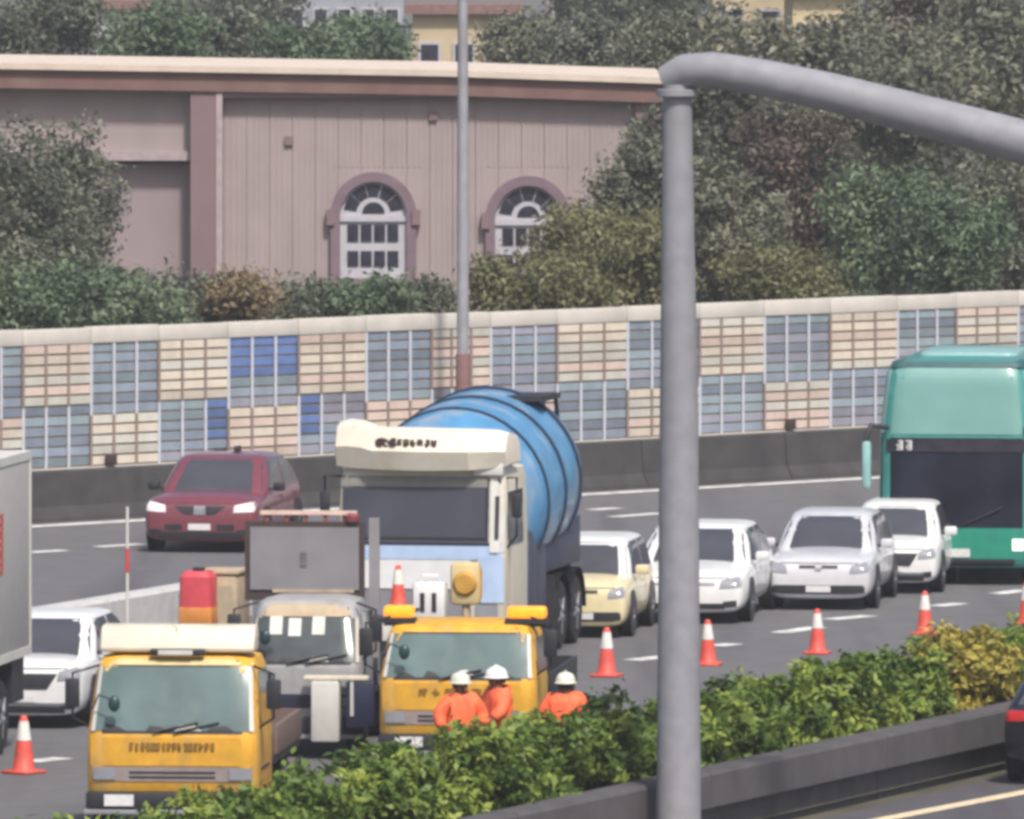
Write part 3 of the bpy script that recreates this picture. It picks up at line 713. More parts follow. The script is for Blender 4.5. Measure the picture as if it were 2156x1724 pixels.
    for s in (-1, 1):
        bm = bmesh.new(); xx = s*(hw+.09); bx(bm, xx-.10, xx+.10, y0+.28, y0+.40, zb+.02, zb+.16, .035)
        mr = obj('mirror', bm, M_DARK if paint is M_RED else paint, root, 40)
        bm = bmesh.new(); bx(bm, min(s*hw*.9, s*(hw+.05)), max(s*hw*.9, s*(hw+.05)), y0+.31, y0+.37, zb+.03, zb+.07); obj('mirror_arm', bm, M_DARK, mr)
        for yy in (.19*L, .81*L):
            wheel(root, s*(hw-.10), yy, .315*k, .20, s)
            bm = bmesh.new(); lathe(bm, [(0, .37*k), (.02, .37*k)], Matrix.Translation((s*(hw-.005), yy, .335*k)) @ Matrix.Rotation(R(90*s), 4, 'Y'), 22); obj('wheel_arch', bm, M_DARK, root)
        for yy in (y0+.95, ym+.55):
            bm = bmesh.new(); xs_ = s*(hw+.01); bx(bm, xs_-.015, xs_+.015, yy, yy+.18, .80*k, .84*k, .008); obj('door_handle', bm, paint, root)
    return root, body

def at(x, y): return G(x, y)
rc, rb = car('hatchback_car', 'maroon crossover car with V-shaped grille, alone in the far lane', None, G(420, 1166), 10, 4.3, 1.98, 1.56, M_RED, style=1, nose=.74, lamp=mat('headlamp_bright', (.85, .78, .78), .15))
box('roof_fin', .05, .13, 2.6, 2.9, 1.55, 1.66, M_DARK, rc, .02)
car('sedan_car', 'white sedan half hidden behind the grey mast', 'cars queuing in the lane beside the cones', G(1440, 1316), 8, 4.5, 1.84, 1.40, M_WHITE, style=0, nose=.68)
car('sedan_car', 'silver hatchback with a broad black lower mouth, right of the mast', 'cars queuing in the lane beside the cones', G(1722, 1287), 8, 4.2, 1.66, 1.42, M_SILV, style=2, nose=.70)
car('small_car', 'small white car directly in front of the green bus', 'cars queuing in the lane beside the cones', G(1872, 1252), 8, 3.8, 1.54, 1.38, M_WHITE, style=3, nose=.70, ws=(.2,.36), rf=(.86,.985))
car('small_car', 'small pale yellow car half hidden behind the mixer wheels', 'cars queuing in the lane beside the cones', G(1222, 1346), 8, 3.6, 1.38, 1.42, mat('pale_yellow_car', (.74, .64, .40), .35, var=.05, coat=.4, dirt=(.5,.45,.33), dscale=2, damt=.3), style=2, nose=.72, ws=(.2,.36), rf=(.86,.985), cabm=M_WHITE)
car('suv_car', 'white car with black grille squeezed between box truck and yellow truck', None, G(44, 1537), 8, 4.2, 1.66, 1.40, M_WHITE, style=3, nose=.78)
car('dark_car', 'black car cut by the right edge on the near carriageway', None, (PX(2240, 126)+1.54, 126+4.23), 200, 4.5, 1.8, 1.45, M_BLACK, style=0)

# ------------------------------------------------------------------ bus
def bus():
    fx, fy = PX(2012, 164.6), 164.6
    root = empty('coach_bus', (fx, fy, .018), 7, 'tall teal and green coach with a big dark windscreen', 'bus')
    hw, L, Ht = 1.25, 7.0, 3.56
    rr = [rring(.28, .10, L-.1, hw-.06, .25), rring(.36, .04, L-.04, hw, .25), rring(.9, 0, L, hw, .28), rring(2.4, .10, L, hw, .30), rring(3.3, .20, L, hw-.09, .30), rring(3.48, .30, L-.1, hw-.15, .30), rring(Ht, .55, L-.4, hw-.4, .3)]
    bm = bmesh.new(); loft(bm, rr); body = obj('body', bm, mat('bus_frame_green', (.05, .25, .22), .4, var=.08, coat=.3), root, 40); bv = bvh_of(body)
    patch('green_front', bv, ((-hw*.985, .34), (hw*.985, .34), (hw*.985, .92), (-hw*.985, .92)), M_GREEN, root, 'front', .008, 14, 6)
    patch('upper_panel', bv, ((-hw*.97, 2.40), (hw*.97, 2.40), (hw*.87, 3.45), (-hw*.87, 3.45)), M_TEAL, root, 'front', .012, 14, 8)
    for s in (-1, 1):
        q = ((s*hw*.93, 2.42), (s*hw*.985, 2.42), (s*hw*.89, 3.42), (s*hw*.84, 3.42))
        patch('upper_edge', bv, q if s > 0 else (q[1], q[0], q[3], q[2]), M_TEALP, root, 'front', .025, 3, 8)
    patch('windscreen', bv, ((-hw*.97, .92), (hw*.97, .92), (hw*.97, 2.34), (-hw*.97, 2.34)), M_GLASSB, root, 'front', .014, 14, 8)
    patch('destination_strip', bv, rect(-hw*.9, hw*.9, 2.12, 2.32), mat('dest_strip', (.022,.018,.028), .35, var=.4, scale=5), root, 'front', .03, 14, 2)
    lettering(bv, -hw*.78, -hw*.55, 2.15, 2.30, 2, M_PLATE, root, off=.045, seed=4)
    for s in (-1, 1):
        tubeo('wiper', [(s*.1, -.035, .96), (s*.75, -.03, 1.25)], .014, M_DARK, root, 6)
        q = ((s*hw*.72, .56), (s*hw*.86, .56), (s*hw*.86, .74), (s*hw*.72, .74))
        patch('headlight', bv, q if s > 0 else (q[1], q[0], q[3], q[2]), M_LAMPON if s > 0 else M_LAMP, root, 'front', .015)
    patch('bumper_lip', bv, rect(-hw*.9, hw*.9, .30, .42), M_DARK, root, 'front', .014)
    patch('plate', bv, rect(-.22, .22, .45, .58), M_PLATE, root, 'front', .02)
    for j in range(3): patch('side_window', bv, rect(1.3+j*1.8, 2.95+j*1.8, 1.5, 2.6), M_GLASSB, root, 'right', .012, 3, 3)
    for j in range(3): patch('side_window', bv, rect(1.3+j*1.8, 2.95+j*1.8, 1.5, 2.6), M_GLASSB, root, 'left', .012, 3, 3)
    # roof unit and dark roof strip
    bm = bmesh.new(); loft(bm, [rring(3.46, .27, 1.6, hw-.16, .2), rring(3.54, .33, 1.55, hw-.19, .2)]); obj('roof_strip', bm, mat('bus_roof_dark', (.03,.10,.11), .5), root, 40)
    bm = bmesh.new(); loft(bm, [rring(3.45, 2.4, 5.0, hw-.42, .2), rring(3.60, 2.45, 4.9, hw-.46, .2), rring(3.63, 2.6, 4.7, hw-.6, .2)]); obj('roof_unit', bm, M_TEALP, root, 40)
    for s in (-1, 1):
        bm = bmesh.new(); bx(bm, s*1.41-.07, s*1.41+.07, -.30, -.12, 1.55, 2.30, .05); mr = obj('mirror', bm, M_TEALP, root, 40)
        box('mirror_glass', s*1.41-.05, s*1.41+.05, -.115, -.105, 1.62, 2.22, M_DARK, mr)
        tubeo('mirror_arm', [(s*1.1, .1, 2.5), (s*1.35, -.15, 2.55), (s*1.43, -.2, 2.3)], .04, M_DARK, mr, 8)
        for yy in (1.7, 5.4): wheel(root, s*1.08, yy, .48, .28, s)
    return root
bus()

# ------------------------------------------------------------------ light trucks (yellow and cream maintenance trucks)
def light_truck(name, label, front, th, W, paint, upper, roofm, L=4.9, Ht=2.06, glass=M_GLASST, group='maintenance trucks in the closed lane', letter=6, bed=True, seed=1, lower=None, boardm=M_DARK, zcut=0):
    root = empty(name, (*front, .018), th, label, 'truck', group)
    hw = W/2
    rr = [rring(.40, .10, 1.62, hw-.03, .12), rring(.52, .03, 1.62, hw, .14), rring(1.12, 0, 1.62, hw, .15), rring(1.24, .04, 1.62, hw-.01, .16), rring(Ht-.16, .34, 1.58, hw-.07, .18), rring(Ht-.05, .42, 1.54, hw-.11, .2), rring(Ht, .62, 1.42, hw-.28, .2)]
    bm = bmesh.new(); loft(bm, rr); cab = obj('cab', bm, paint, root, 40); bv = bvh_of(cab)
    zw0, zw1 = 1.20, Ht-.14-zcut
    patch('windscreen_surround', bv, ((-hw*.965, zw0-.03), (hw*.965, zw0-.03), (hw*.905, zw1+.03), (-hw*.905, zw1+.03)), M_DARK, root, 'front', .006, 12, 6)
    ws = patch('windscreen', bv, ((-hw*.90, zw0), (hw*.90, zw0), (hw*.845, zw1), (-hw*.845, zw1)), glass, root, 'front', .016, 12, 6)
    for s in (-1, 1):
        q = ((s*hw*.90, zw0), (s*hw*.945, zw0), (s*hw*.89, zw1), (s*hw*.845, zw1))
        patch('pillar_trim', bv, q if s > 0 else (q[1], q[0], q[3], q[2]), upper, root, 'front', .03, 2, 6)
        tubeo('wiper', [(s*.12-.1, -.02, zw0-.01), (s*.12+.42, .03, zw0+.10)], .014, M_DARK, root, 6)
    patch('roof_brow', bv, ((-hw*.9, zw1+.02), (hw*.9, zw1+.02), (hw*.86, Ht-.04), (-hw*.86, Ht-.04)), roofm, root, 'front', .02, 10, 2)
    patch('front_panel', bv, rect(-hw*.95, hw*.95, .80, 1.13), paint, root, 'front', .012, 10, 3)
    if letter: lettering(bv, -hw*.5, hw*.5, .985, 1.065, letter*2, mat('letter_dark', (.24, .13, .02), .6), root, off=.03, seed=seed)
    patch('lower_panel', bv, rect(-hw*.93, hw*.93, .62, .785), lower or mat('skirt_grey', (.30,.25,.24), .6), root, 'front', .012, 10, 2)
    for s in (-1, 1):
        q = ((s*hw*.66, .64), (s*hw*.92, .64), (s*hw*.92, .77), (s*hw*.66, .77))
        patch('headlight', bv, q if s > 0 else (q[1], q[0], q[3], q[2]), M_LAMP, root, 'front', .03, 4, 2)
        patch('side_window', bv, ((.34, 1.26), (1.36, 1.26), (1.36, Ht-.2), (.55, Ht-.2)), M_GLASS, root, 'right' if s > 0 else 'left', .012, 4, 4)
        # mirrors on stalks
        xx = s*(hw+.17)
        st = tubeo('mirror_arm', [(s*(hw-.03), .25, 1.22), (xx, .10, 1.35), (xx, .10, 1.86), (s*(hw-.1), .4, 1.93)], .016, M_DARK, root, 6)
        bm = bmesh.new(); bx(bm, xx-.085, xx+.085, .05, .12, 1.46, 1.80, .025); obj('mirror', bm, M_DARK, st, 40)
    bm = bmesh.new(); bmesh.ops.create_icosphere(bm, subdivisions=3, radius=1, matrix=Matrix.Translation((-hw*.66, -.10, 1.52)) @ Matrix.Diagonal((.07, .05, .095, 1))); km = obj('kerb_mirror', bm, mat('mirror_teal_dark', (.02, .05, .055), .3), root, 60)
    tubeo('kerb_mirror_stalk', [(-hw*.66, -.08, 1.55), (-hw*.85, -.02, 1.62), (-hw*.93, .06, 1.45)], .012, M_DARK, km, 6)
    rq = random.Random(seed+40)
    for q in range(4):
        xa = -hw*.75 + q*hw*.4 + rq.uniform(-.08, .08); patch('dashboard_item', bv, ((xa, zw0+.005), (xa+rq.uniform(.16, .34), zw0+.005), (xa+rq.uniform(.12, .25), zw0+rq.uniform(.04, .11)), (xa+.04, zw0+rq.uniform(.04, .1))), M_DARK if q != 2 else M_OFFW, root, 'front', .019, 3, 2, .006)
    for q in range(2): patch('grille_slot', bv, rect(-hw*.5, hw*.5, .655+q*.055, .68+q*.055), M_DARK, root, 'front', .018, 6, 1, .006)
    for ax in ('right', 'left'):
        for ys in (.30, 1.42): patch('door_gap', bv, rect(ys-.008, ys+.008, .5, Ht-.25), M_DARK, root, ax, .004, 1, 5, .006)
    box('bumper', -hw, hw, -.05, .25, .30, .50, M_DARK, root, .03)
    box('bumper_step', -hw-.02, hw+.02, -.08, .1, .24, .295, M_GALV, root, .01)
    box('plate', -hw*.78, -hw*.78+.34, -.075, -.052, .34, .47, M_PLATE, root)
    box('chassis', -.4, .4, 1.2, L, .38, .62, M_DARK, root)
    if bed:
        box('bed_floor', -hw, hw, 1.75, L, .70, .80, M_DARK, root)
        for s in (-1, 1): box('side_board', s*hw-.03, s*hw+.03, 1.75, L, .802, 1.14, boardm, root, .01)
        box('tail_board', -hw+.035, hw-.035, L-.05, L, .802, 1.14, boardm, root)
        box('head_board', -hw+.035, hw-.035, 1.70, 1.745, .66, 1.75, M_DARK, root)
    for s in (-1, 1):
        wheel(root, s*(hw-.13), .72, .36, .22, s); wheel(root, s*(hw-.17), L-1.25, .36, .30, s)
        box('mudguard', s*(hw-.13)-.14, s*(hw-.13)+.14, .36, 1.12, .735, .765, M_DARK, root)
    return root, bv

# truck A: front left, with a folded cream board on its roof
A, Abv = light_truck('yellow_truck', 'yellow maintenance truck with a cream board on its roof, nearest at left', (PX(362, 119.3), 119.3), 5, 2.0, M_YEL, M_OFFW, M_YELP, letter=8, seed=3, L=4.4, boardm=mat('board_brown', (.16,.11,.09), .8))
prism('roof_board', [(.50, 2.075), (.46, 2.11), (.60, 2.37), (.86, 2.39), (.95, 2.33), (.95, 2.075)], .90, M_CREAM, A, .03)
box('light_bar', -.30, .34, .33, .45, 2.045, 2.125, M_DARK, A, .02)
box('light_bar_lens', -.2, .2, .31, .329, 2.06, 2.115, M_OFFW, A)
tubeo('whip_antenna', [(.02, .5, 2.4), (.02, .5, 2.75)], .008, M_GALV, A, 6)
# truck B: pale truck with a grey sign board, in the middle
Bt, Bbv = light_truck('sign_truck', 'pale truck carrying a big grey framed sign board', (PX(640, 130.5), 130.5), 5, 1.46, mat('grubby_white', (.34, .34, .35), .5, var=.12, dirt=(.22, .2, .19), dscale=2.5, damt=.8), M_CREAM, M_TAN, letter=0, seed=9, glass=mat('dark_screen', (.06, .075, .08), .14, var=.3, scale=2), Ht=1.98, lower=M_NAVY, zcut=.10)
box('front_shelf', .02, .85, -.30, -.09, .99, 1.05, M_CREAM, Bt, .02); box('white_shield', .12, .48, -.34, -.10, .22, .985, M_OFFW, Bt, .03); box('navy_shield', .56, .92, -.30, -.10, .40, .985, M_NAVY, Bt, .03); box('shield_post', .62, .66, -.34, -.301, .55, .98, M_OFFW, Bt)
for x0, z0 in ((-.46, 1.68), (-.22, 1.66), (.08, 1.68)):
    patch('paper_card', Bbv, rect(x0, x0+.16, z0-.14, z0+.08), M_OFFW, Bt, 'front', .03, 2, 2)
fr = box('sign_frame', -.96, .58, 1.82, 1.88, 1.86, 2.87, mat('frame_brown', (.055, .035, .035), .6), Bt)
box('sign_panel', -.89, .51, 1.795, 1.819, 2.00, 2.80, M_BOARD, fr)
box('sign_lower_strip', -.60, .45, 1.77, 1.794, 1.965, 2.005, M_TAN, fr)
box('sign_latch', -.24, -.16, 1.78, 1.794, 2.30, 2.48, mat('latch_grey', (.13,.125,.14), .6), fr)
box('sign_post', .64, .77, 1.80, 1.90, .8, 2.92, M_GALV2, Bt); box('sign_post', -.72, -.64, 1.885, 1.95, .8, 2.80, M_DARK, Bt)
lb = box('top_lamp_bar', -.76, .48, 1.80, 1.9, 2.96, 3.01, mat('lamp_bar_pale', (.72, .52, .45), .5), Bt)
for x in (-.7, -.45, -.2, .05, .3): box('lamp_strut', x, x+.05, 1.83, 1.87, 2.872, 2.958, mat('strut_red', (.25,.08,.07), .6), lb)
bm = bmesh.new(); lathe(bm, [(0, .09), (.07, .10), (.11, .06)], Matrix.Translation((.42, 1.84, 2.875)), 14); obj('beacon', bm, mat('beacon_red', (.22,.06,.07), .35), Bt, 40)
# truck C: yellow truck with amber beacons
C, Cbv = light_truck('yellow_truck', 'yellow truck with lit amber beacons on its roof, behind the workers', (PX(962, 127.8), 127.8), 6, 1.96, M_YEL, M_OFFW, M_YEL, letter=3, seed=5, Ht=1.86)
for xa, xb in ((-.98, -.60), (.56, 1.05)):
    be = box('amber_beacon', xa, xb, .52, .72, 1.90, 2.05, M_AMBER, C, .04); box('beacon_base', xa-.02, xb+.02, .50, .74, 1.835, 1.898, M_DARK, be)
box('cone_bracket', -1.12, -.72, 1.78, 2.2, 1.88, 1.915, M_DARK, C); box('bracket_post', -.82, -.76, 1.87, 1.93, .8, 1.878, M_DARK, C); box('beacon_bar', -.98, 1.05, .56, .68, 1.80, 1.833, M_DARK, C)
box('load_rack', -.9, .9, 1.8, 1.86, 1.76, 1.82, M_DARK, C)
for x in (-.85, 0, .85): box('rack_post', x-.03, x+.03, 1.8, 1.86, .8, 1.758, M_DARK, C)

def prop(name, label, cat, loc, build):
    root = empty(name, loc, 6, label, cat); build(root); return root
cx, cy = PX(962, 127.8), 127.8
def lamp_b(r):
    bm = bmesh.new(); bx(bm, -.19, .19, 0, .22, 1.08, 1.62, .05); obj('housing', bm, M_YELP, r, 40)
    tubeo('stand', [(0, .1, 0), (0, .1, 1.08)], .05, M_TAN, r, 10); box('side_lens', .17, .2, .03, .19, 1.16, 1.54, M_YEL, r)
    bm = bmesh.new(); lathe(bm, [(0, .16), (.03, .14), (.05, .12)], Matrix.Translation((0, -.0, 1.35)) @ Matrix.Rotation(R(90), 4, 'X'), 18); obj('lens', bm, mat('lens_amber', (.5,.28,.06), .3), r, 40)
prop('work_lamp', 'yellow work lamp on a stand on the bed of the beacon truck', 'lamp', (PX(978, 131), 131.4, .80), lamp_b)
def can_b(r):
    box('tank', -.21, .21, -.18, .18, .86, 1.40, M_WHITE, r, .05); box('frame', -.25, .25, -.22, .22, 0, .855, M_TAN, r, .02)
    for x in (-.08, .07): box('slot', x-.03, x+.03, -.19, -.178, 1.02, 1.26, M_DARK, r)
    tubeo('handle', [(-.12, 0, 1.39), (-.10, 0, 1.47), (.10, 0, 1.47), (.12, 0, 1.39)], .02, M_WHITE, r, 8)
prop('water_tank', 'white water tank on the bed of the beacon truck', 'tank', (PX(905, 131), 131.2, .80), can_b)

# ------------------------------------------------------------------ concrete mixer
def mixer():
    fx, fy, th = PX(884, 146), 146.0, 10.5
    root = empty('concrete_mixer', (fx, fy, .018), th, 'concrete mixer truck with a blue drum and a cream cab top', 'truck')
    hw = 1.22
    rr = [rring(.45, .08, 1.9, hw-.03, .12), rring(.6, 0, 1.9, hw, .14), rring(1.7, 0, 1.9, hw, .15), rring(2.66, .12, 1.9, hw-.02, .16), rring(2.80, .16, 1.9, hw-.05, .16), rring(2.86, .3, 1.8, hw-.2, .16)]
    bm = bmesh.new(); loft(bm, rr); cab = obj('cab', bm, M_CREAM, root, 40); bv = bvh_of(cab)
    patch('windscreen_surround', bv, rect(-hw*.97, hw*.80, 1.81, 2.70), M_DARK, root, 'front', .008, 10, 6)
    patch('windscreen', bv, rect(-hw*.93, hw*.76, 1.86, 2.56), mat('mixer_glass', (.055, .057, .075), .15, var=.2, scale=1, spec=.5), root, 'front', .02, 10, 6)
    patch('visor_band', bv, rect(-hw*.95, hw*.78, 2.57, 2.72), mat('visor_grey', (.22,.21,.19), .6), root, 'front', .03, 10, 2)
    pl = patch('pillar_frame', bv, rect(hw*.82, hw*.985, 1.66, 2.72), M_OFFW, root, 'front', .03, 2, 6)
    patch('pillar_slot', bv, rect(hw*.88, hw*.925, 1.85, 2.45), M_DARK, pl, 'front', .045, 2, 4)
    patch('navy_band', bv, rect(-hw*.95, hw*.95, 1.75, 1.80), M_NAVY, root, 'front', .012, 10, 2)
    patch('blue_band', bv, rect(-hw*.95, hw*.95, 1.555, 1.745), M_BLUEW, root, 'front', .02, 10, 2)
    patch('white_band', bv, rect(-hw*.95, hw*.60, 1.14, 1.545), M_WHITE, root, 'front', .03, 10, 2)
    patch('corner_panel', bv, rect(hw*.68, hw*.98, .95, 1.60), M_BLUEW, root, 'front', .035, 3, 4)
    patch('grille', bv, rect(-hw*.9, hw*.6, .72, 1.12), M_BOARD, root, 'front', .014, 8, 4)
    for s in (-1, 1):
        q = ((s*hw*.66, .72), (s*hw*.92, .72), (s*hw*.92, .92), (s*hw*.66, .92))
        patch('headlight', bv, q if s > 0 else (q[1], q[0], q[3], q[2]), M_LAMP, root, 'front', .03, 4, 2)
        patch('side_window', bv, rect(.3, 1.4, 1.75, 2.5), M_GLASS, root, 'right' if s > 0 else 'left', .012, 4, 4)
        xx = s*(hw+.16); st = tubeo('mirror_arm', [(s*(hw-.02), .3, 2.7), (xx, .05, 2.72), (xx, .05, 1.9), (s*(hw-.02), .2, 1.7)], .02, M_DARK, root, 6)
        bm = bmesh.new(); bx(bm, xx-.07, xx+.07, 0, .08, 2.15, 2.5, .03); obj('mirror', bm, M_DARK, st, 40)
    box('bumper', -hw, hw, -.08, .3, .35, .68, M_OFFW, root, .04); box('plate', -.2, .2, -.1, -.082, .42, .56, M_PLATE, root)
    # roof fairing: raised wings at both sides, lower in the middle, tucked below
    bm = bmesh.new()
    fa = []
    for x, zt, zb, yf in ((-1.25, 3.34, 2.90, .10), (-1.22, 3.47, 2.86, .0), (-1.05, 3.52, 2.84, -.06), (-.85, 3.50, 2.83, -.10), (-.66, 3.42, 2.82, -.20), (0, 3.41, 2.81, -.21), (.72, 3.40, 2.82, -.20), (.86, 3.39, 2.83, -.10), (1.08, 3.38, 2.85, -.05), (1.22, 3.34, 2.87, .0), (1.25, 3.22, 2.90, .10)):
        fa.append([bm.verts.new(p) for p in ((x, yf+.10, zb), (x, yf, zb+(zt-zb)*.45), (x, yf+.14, zt-.06), (x, yf+.34, zt), (x, yf+.9, zt-.06), (x, yf+1.0, zb))])
    for a, b in zip(fa, fa[1:]):
        for k in range(6): bm.faces.new((a[k], a[(k+1) % 6], b[(k+1) % 6], b[k]))
    bm.faces.new(fa[0][::-1]); bm.faces.new(fa[-1])
    fair = obj('roof_fairing', bm, mat('fairing_cream', (.74, .68, .57), .5, var=.05, dirt=(.55, .48, .36), dscale=1.6, damt=.6), root, 28); fb = bvh_of(fair)
    lettering(fb, -.62, .28, 3.16, 3.25, 9, mat('letter_brown', (.07,.035,.03), .6), fair, off=.03, seed=12)
    lettering(fb, -.62, -.28, 3.155, 3.265, 2, mat('letter_brown', (.07,.035,.03), .6), fair, off=.036, seed=2)
    box('fairing_mount', -1.15, -.8, .1, .8, 2.8, 2.95, M_OFFW, root, .02); box('fairing_mount', .75, 1.18, .05, .8, 2.74, 2.93, M_OFFW, root, .02)
    # drum
    tilt = R(4); mt = Matrix.Translation((0, 1.98, 2.16)) @ Matrix.Rotation(tilt, 4, 'X') @ Matrix.Rotation(R(-90), 4, 'X')
    prof = [(0, .55), (.03, .95), (.10, 1.16), (.3, 1.28), (.7, 1.35), (1.5, 1.37), (2.4, 1.37), (3.3, 1.36), (3.9, 1.28), (4.4, 1.05), (4.8, .75), (4.95, .6)]
    bm = bmesh.new(); lathe(bm, prof, mt, 44); dr = obj('drum', bm, M_BLUE, root, 35)
    for s0, r0, w in ((.72, 1.352, .03), (2.0, 1.372, .05), (3.25, 1.362, .06)):
        bm = bmesh.new(); lathe(bm, [(s0-w, r0+.002), (s0-w, r0+.03), (s0+w, r0+.03), (s0+w, r0+.002)], mt, 44); obj('drum_band', bm, mat('drum_band_dark', (.02,.035,.07), .5), dr, 35)
    bm = bmesh.new(); lathe(bm, [(.02, .90), (.02, .94), (.09, 1.15), (.12, 1.14)], mt, 40); obj('drum_collar', bm, mat('drum_edge', (.05,.16,.30), .5), dr, 35)
    # supports, chassis
    box('chassis', -.45, .45, 1.9, 8.0, .65, .95, M_DARK, root); box('front_pedestal', -.6, .6, 2.0, 2.2, .95, 2.0, M_DARK, root)
    prism('rear_pedestal', [(5.9, .95), (6.1, 1.5), (6.4, 1.9), (6.7, 1.9), (6.9, .95)], .62, M_DARK, root, .02)
    M_SLATE = mat('slate_flank', (.05, .058, .10), .6, var=.2, dirt=(.12, .12, .15), dscale=2)
    for s_ in (-1, 1):
        box('side_tank', min(s_*.55, s_*1.2), max(s_*.55, s_*1.2), 2.1, 3.4, .55, 1.85, M_SLATE, root, .04)
        box('flank_panel', min(s_*1.0, s_*1.18), max(s_*1.0, s_*1.18), 3.5, 6.3, 1.16, 1.85, M_SLATE, root, .03)
    box('side_rail', .9, 1.16, 3.42, 3.70, .62, .85, M_DARK, root, .03); box('side_rail', -1.16, -.9, 3.42, 3.70, .62, .85, M_DARK, root, .03)
    # hopper and walkway at the rear top
    prism('hopper', [(6.4, 2.9), (6.2, 3.58), (7.2, 3.58), (7.1, 2.9)], .5, M_NAVY, root, .02)
    wk = box('walkway', -.2, .95, 4.6, 5.9, 3.58, 3.66, M_DARK, root)
    for x in (-.15, .9): tubeo('walkway_leg', [(x, 6.9, .95), (x, 5.8, 3.58)], .035, M_NAVY, root, 8)
    prism('chute', [(7.0, 1.5), (7.1, 1.7), (8.2, 1.35), (8.1, 1.15)], .35, M_OFFW, root, .02)
    for s in (-1, 1):
        wheel(root, s*1.05, .85, .50, .30, s)
        wheel(root, s*1.02, 3.0, .50, .30, s)
        for yy in (4.45, 5.7): wheel(root, s*.98, yy, .50, .50, s)
        # rear mudguards, yellow-cream
        for yy in (4.45, 5.7):
            bm = bmesh.new(); vs = []
            for k in range(9):
                a = R(180*k/8); vs.append([bm.verts.new((xx, yy - .62*math.cos(a), .5 + .62*math.sin(a))) for xx in (s*.72, s*1.26)])
            for a_, b_ in zip(vs, vs[1:]): bm.faces.new((a_[0], a_[1], b_[1], b_[0]))
            bmesh.ops.solidify(bm, geom=bm.faces[:], thickness=.03); obj('mudguard', bm, M_DARK, root, 50)
        prism('mud_flap', [(3.72, .30), (3.75, .30), (3.79, 1.12), (3.76, 1.12)], 1.25 if s > 0 else -.66, M_DARK, root, 0, x0=.66 if s > 0 else -1.25)
mixer()

# ------------------------------------------------------------------ box truck at the left edge
def box_truck():
    hw, L = 1.15, 5.6; th = 8.0
    D1 = 132.5; X1 = PX(64, D1)                                     # rear right edge of the box
    fx = X1 - math.cos(R(th))*hw - math.sin(R(th))*(L+.6); fy = D1 + math.sin(R(th))*hw - math.cos(R(th))*(L+.6)
    root = empty('box_truck', (fx, fy, .018), th, 'white box truck with red lettering, cut by the left edge', 'truck')
    bz0, bz1 = PZ(1378, D1), PZ(952, D1)
    box('cargo_box', -hw, hw, .6, L+.6, bz0, bz1, M_BOX, root, .02)
    for z in (bz0+.05, bz1-.05): box('edge_rail', -hw-.012, hw+.012, .58, L+.62, z-.055, z+.055, M_OFFW, root)
    for yy in (.6, L+.54): box('corner_post', hw-.05, hw+.014, yy, yy+.075, bz0+.107, bz1-.107, M_OFFW, root)
    for k in range(3):
        zc = PZ(1105 + k*42, D1 - 2)
        for q in range(2):
            y0 = L - 1.75 - q*1.5; bm = bmesh.new()
            for a in range(3): bx(bm, hw+.001, hw+.012, y0-.55, y0+.45, zc-.12+a*.1, zc-.08+a*.1)
            bx(bm, hw+.0, hw+.013, y0-.1, y0+.06, zc-.14, zc+.14); bx(bm, hw+.0, hw+.013, y0+.30, y0+.44, zc-.14, zc+.10)
            obj('printed_character', bm, mat('letter_red', (.50,.10,.08), .6), root)
    cab_r = [rring(.45, -1.5, .4, hw-.12, .14), rring(1.2, -1.55, .4, hw-.12, .16), rring(2.3, -1.2, .4, hw-.2, .16), rring(2.4, -.9, .3, hw-.4, .16)]
    bm = bmesh.new(); loft(bm, cab_r); cab = obj('cab', bm, M_WHITE, root, 40); cv = bvh_of(cab)
    patch('windscreen', cv, rect(-.9, .9, 1.35, 2.15), M_GLASS, root, 'front', .01); patch('side_window', cv, rect(-.9, .1, 1.35, 2.1), M_GLASS, root, 'right', .01)
    box('chassis', -.45, .45, .3, L+.5, .55, .85, M_DARK, root)
    box('side_guard', hw-.12, hw-.06, 1.3, L-1.9, .5, 1.0, M_DARK, root); box('tool_box', .5, hw-.05, L-.4, L+.4, .6, bz0-.01, M_DARK, root)
    for sd_ in (-1, 1):
        wheel(root, sd_*(hw-.2), -.5, .45, .26, sd_)
        wheel(root, sd_*(hw-.26), L-1.0, .48, .4, sd_)
box_truck()

# ------------------------------------------------------------------ gore: pale barrier, red drum, tan crate, marker pole
gp0, gp1 = Vector(G(40, 1378)), Vector(G(378, 1318)); gd = (gp1-gp0).normalized(); gn = Vector((gd.y, -gd.x))
barrier('pale_barrier', 'low pale barrier in the lane behind the white car at left', gp0, gd, gn, -9, (gp1-gp0).length, 3.0,
        [(.22, 0), (.22, .58), (.18, .62), (-.18, .62), (-.22, .58), (-.22, 0)], M_GBAR)
x, y = G(418, 1366)
r = empty('plastic_container', (x, y, .018), 12, 'red plastic container at the end of the pale barrier', 'container')
bm = bmesh.new(); loft(bm, [rring(.0, -.24, .26, .24, .08), rring(.40, -.25, .27, .25, .08), rring(1.04, -.24, .26, .24, .08), rring(1.12, -.18, .20, .18, .07)]); sh = obj('shell', bm, M_REDP, r, 35)
box('lower_band', -.255, .255, -.262, .28, .36, .60, mat('drum_amber', (.62,.24,.05), .5), r, .02); box('cap', -.08, .08, -.06, .10, 1.122, 1.17, M_DARK, r, .02)
x, y = G(468, 1362)
r = empty('crash_crate', (x, y, .018), 12, 'tan crate beside the red container', 'crate')
box('shell', -.30, .30, -.3, .5, .12, 1.06, M_TAN, r, .05); box('skid', -.25, -.1, -.25, .45, 0, .118, M_DARK, r); box('skid', .1, .25, -.25, .45, 0, .118, M_DARK, r)
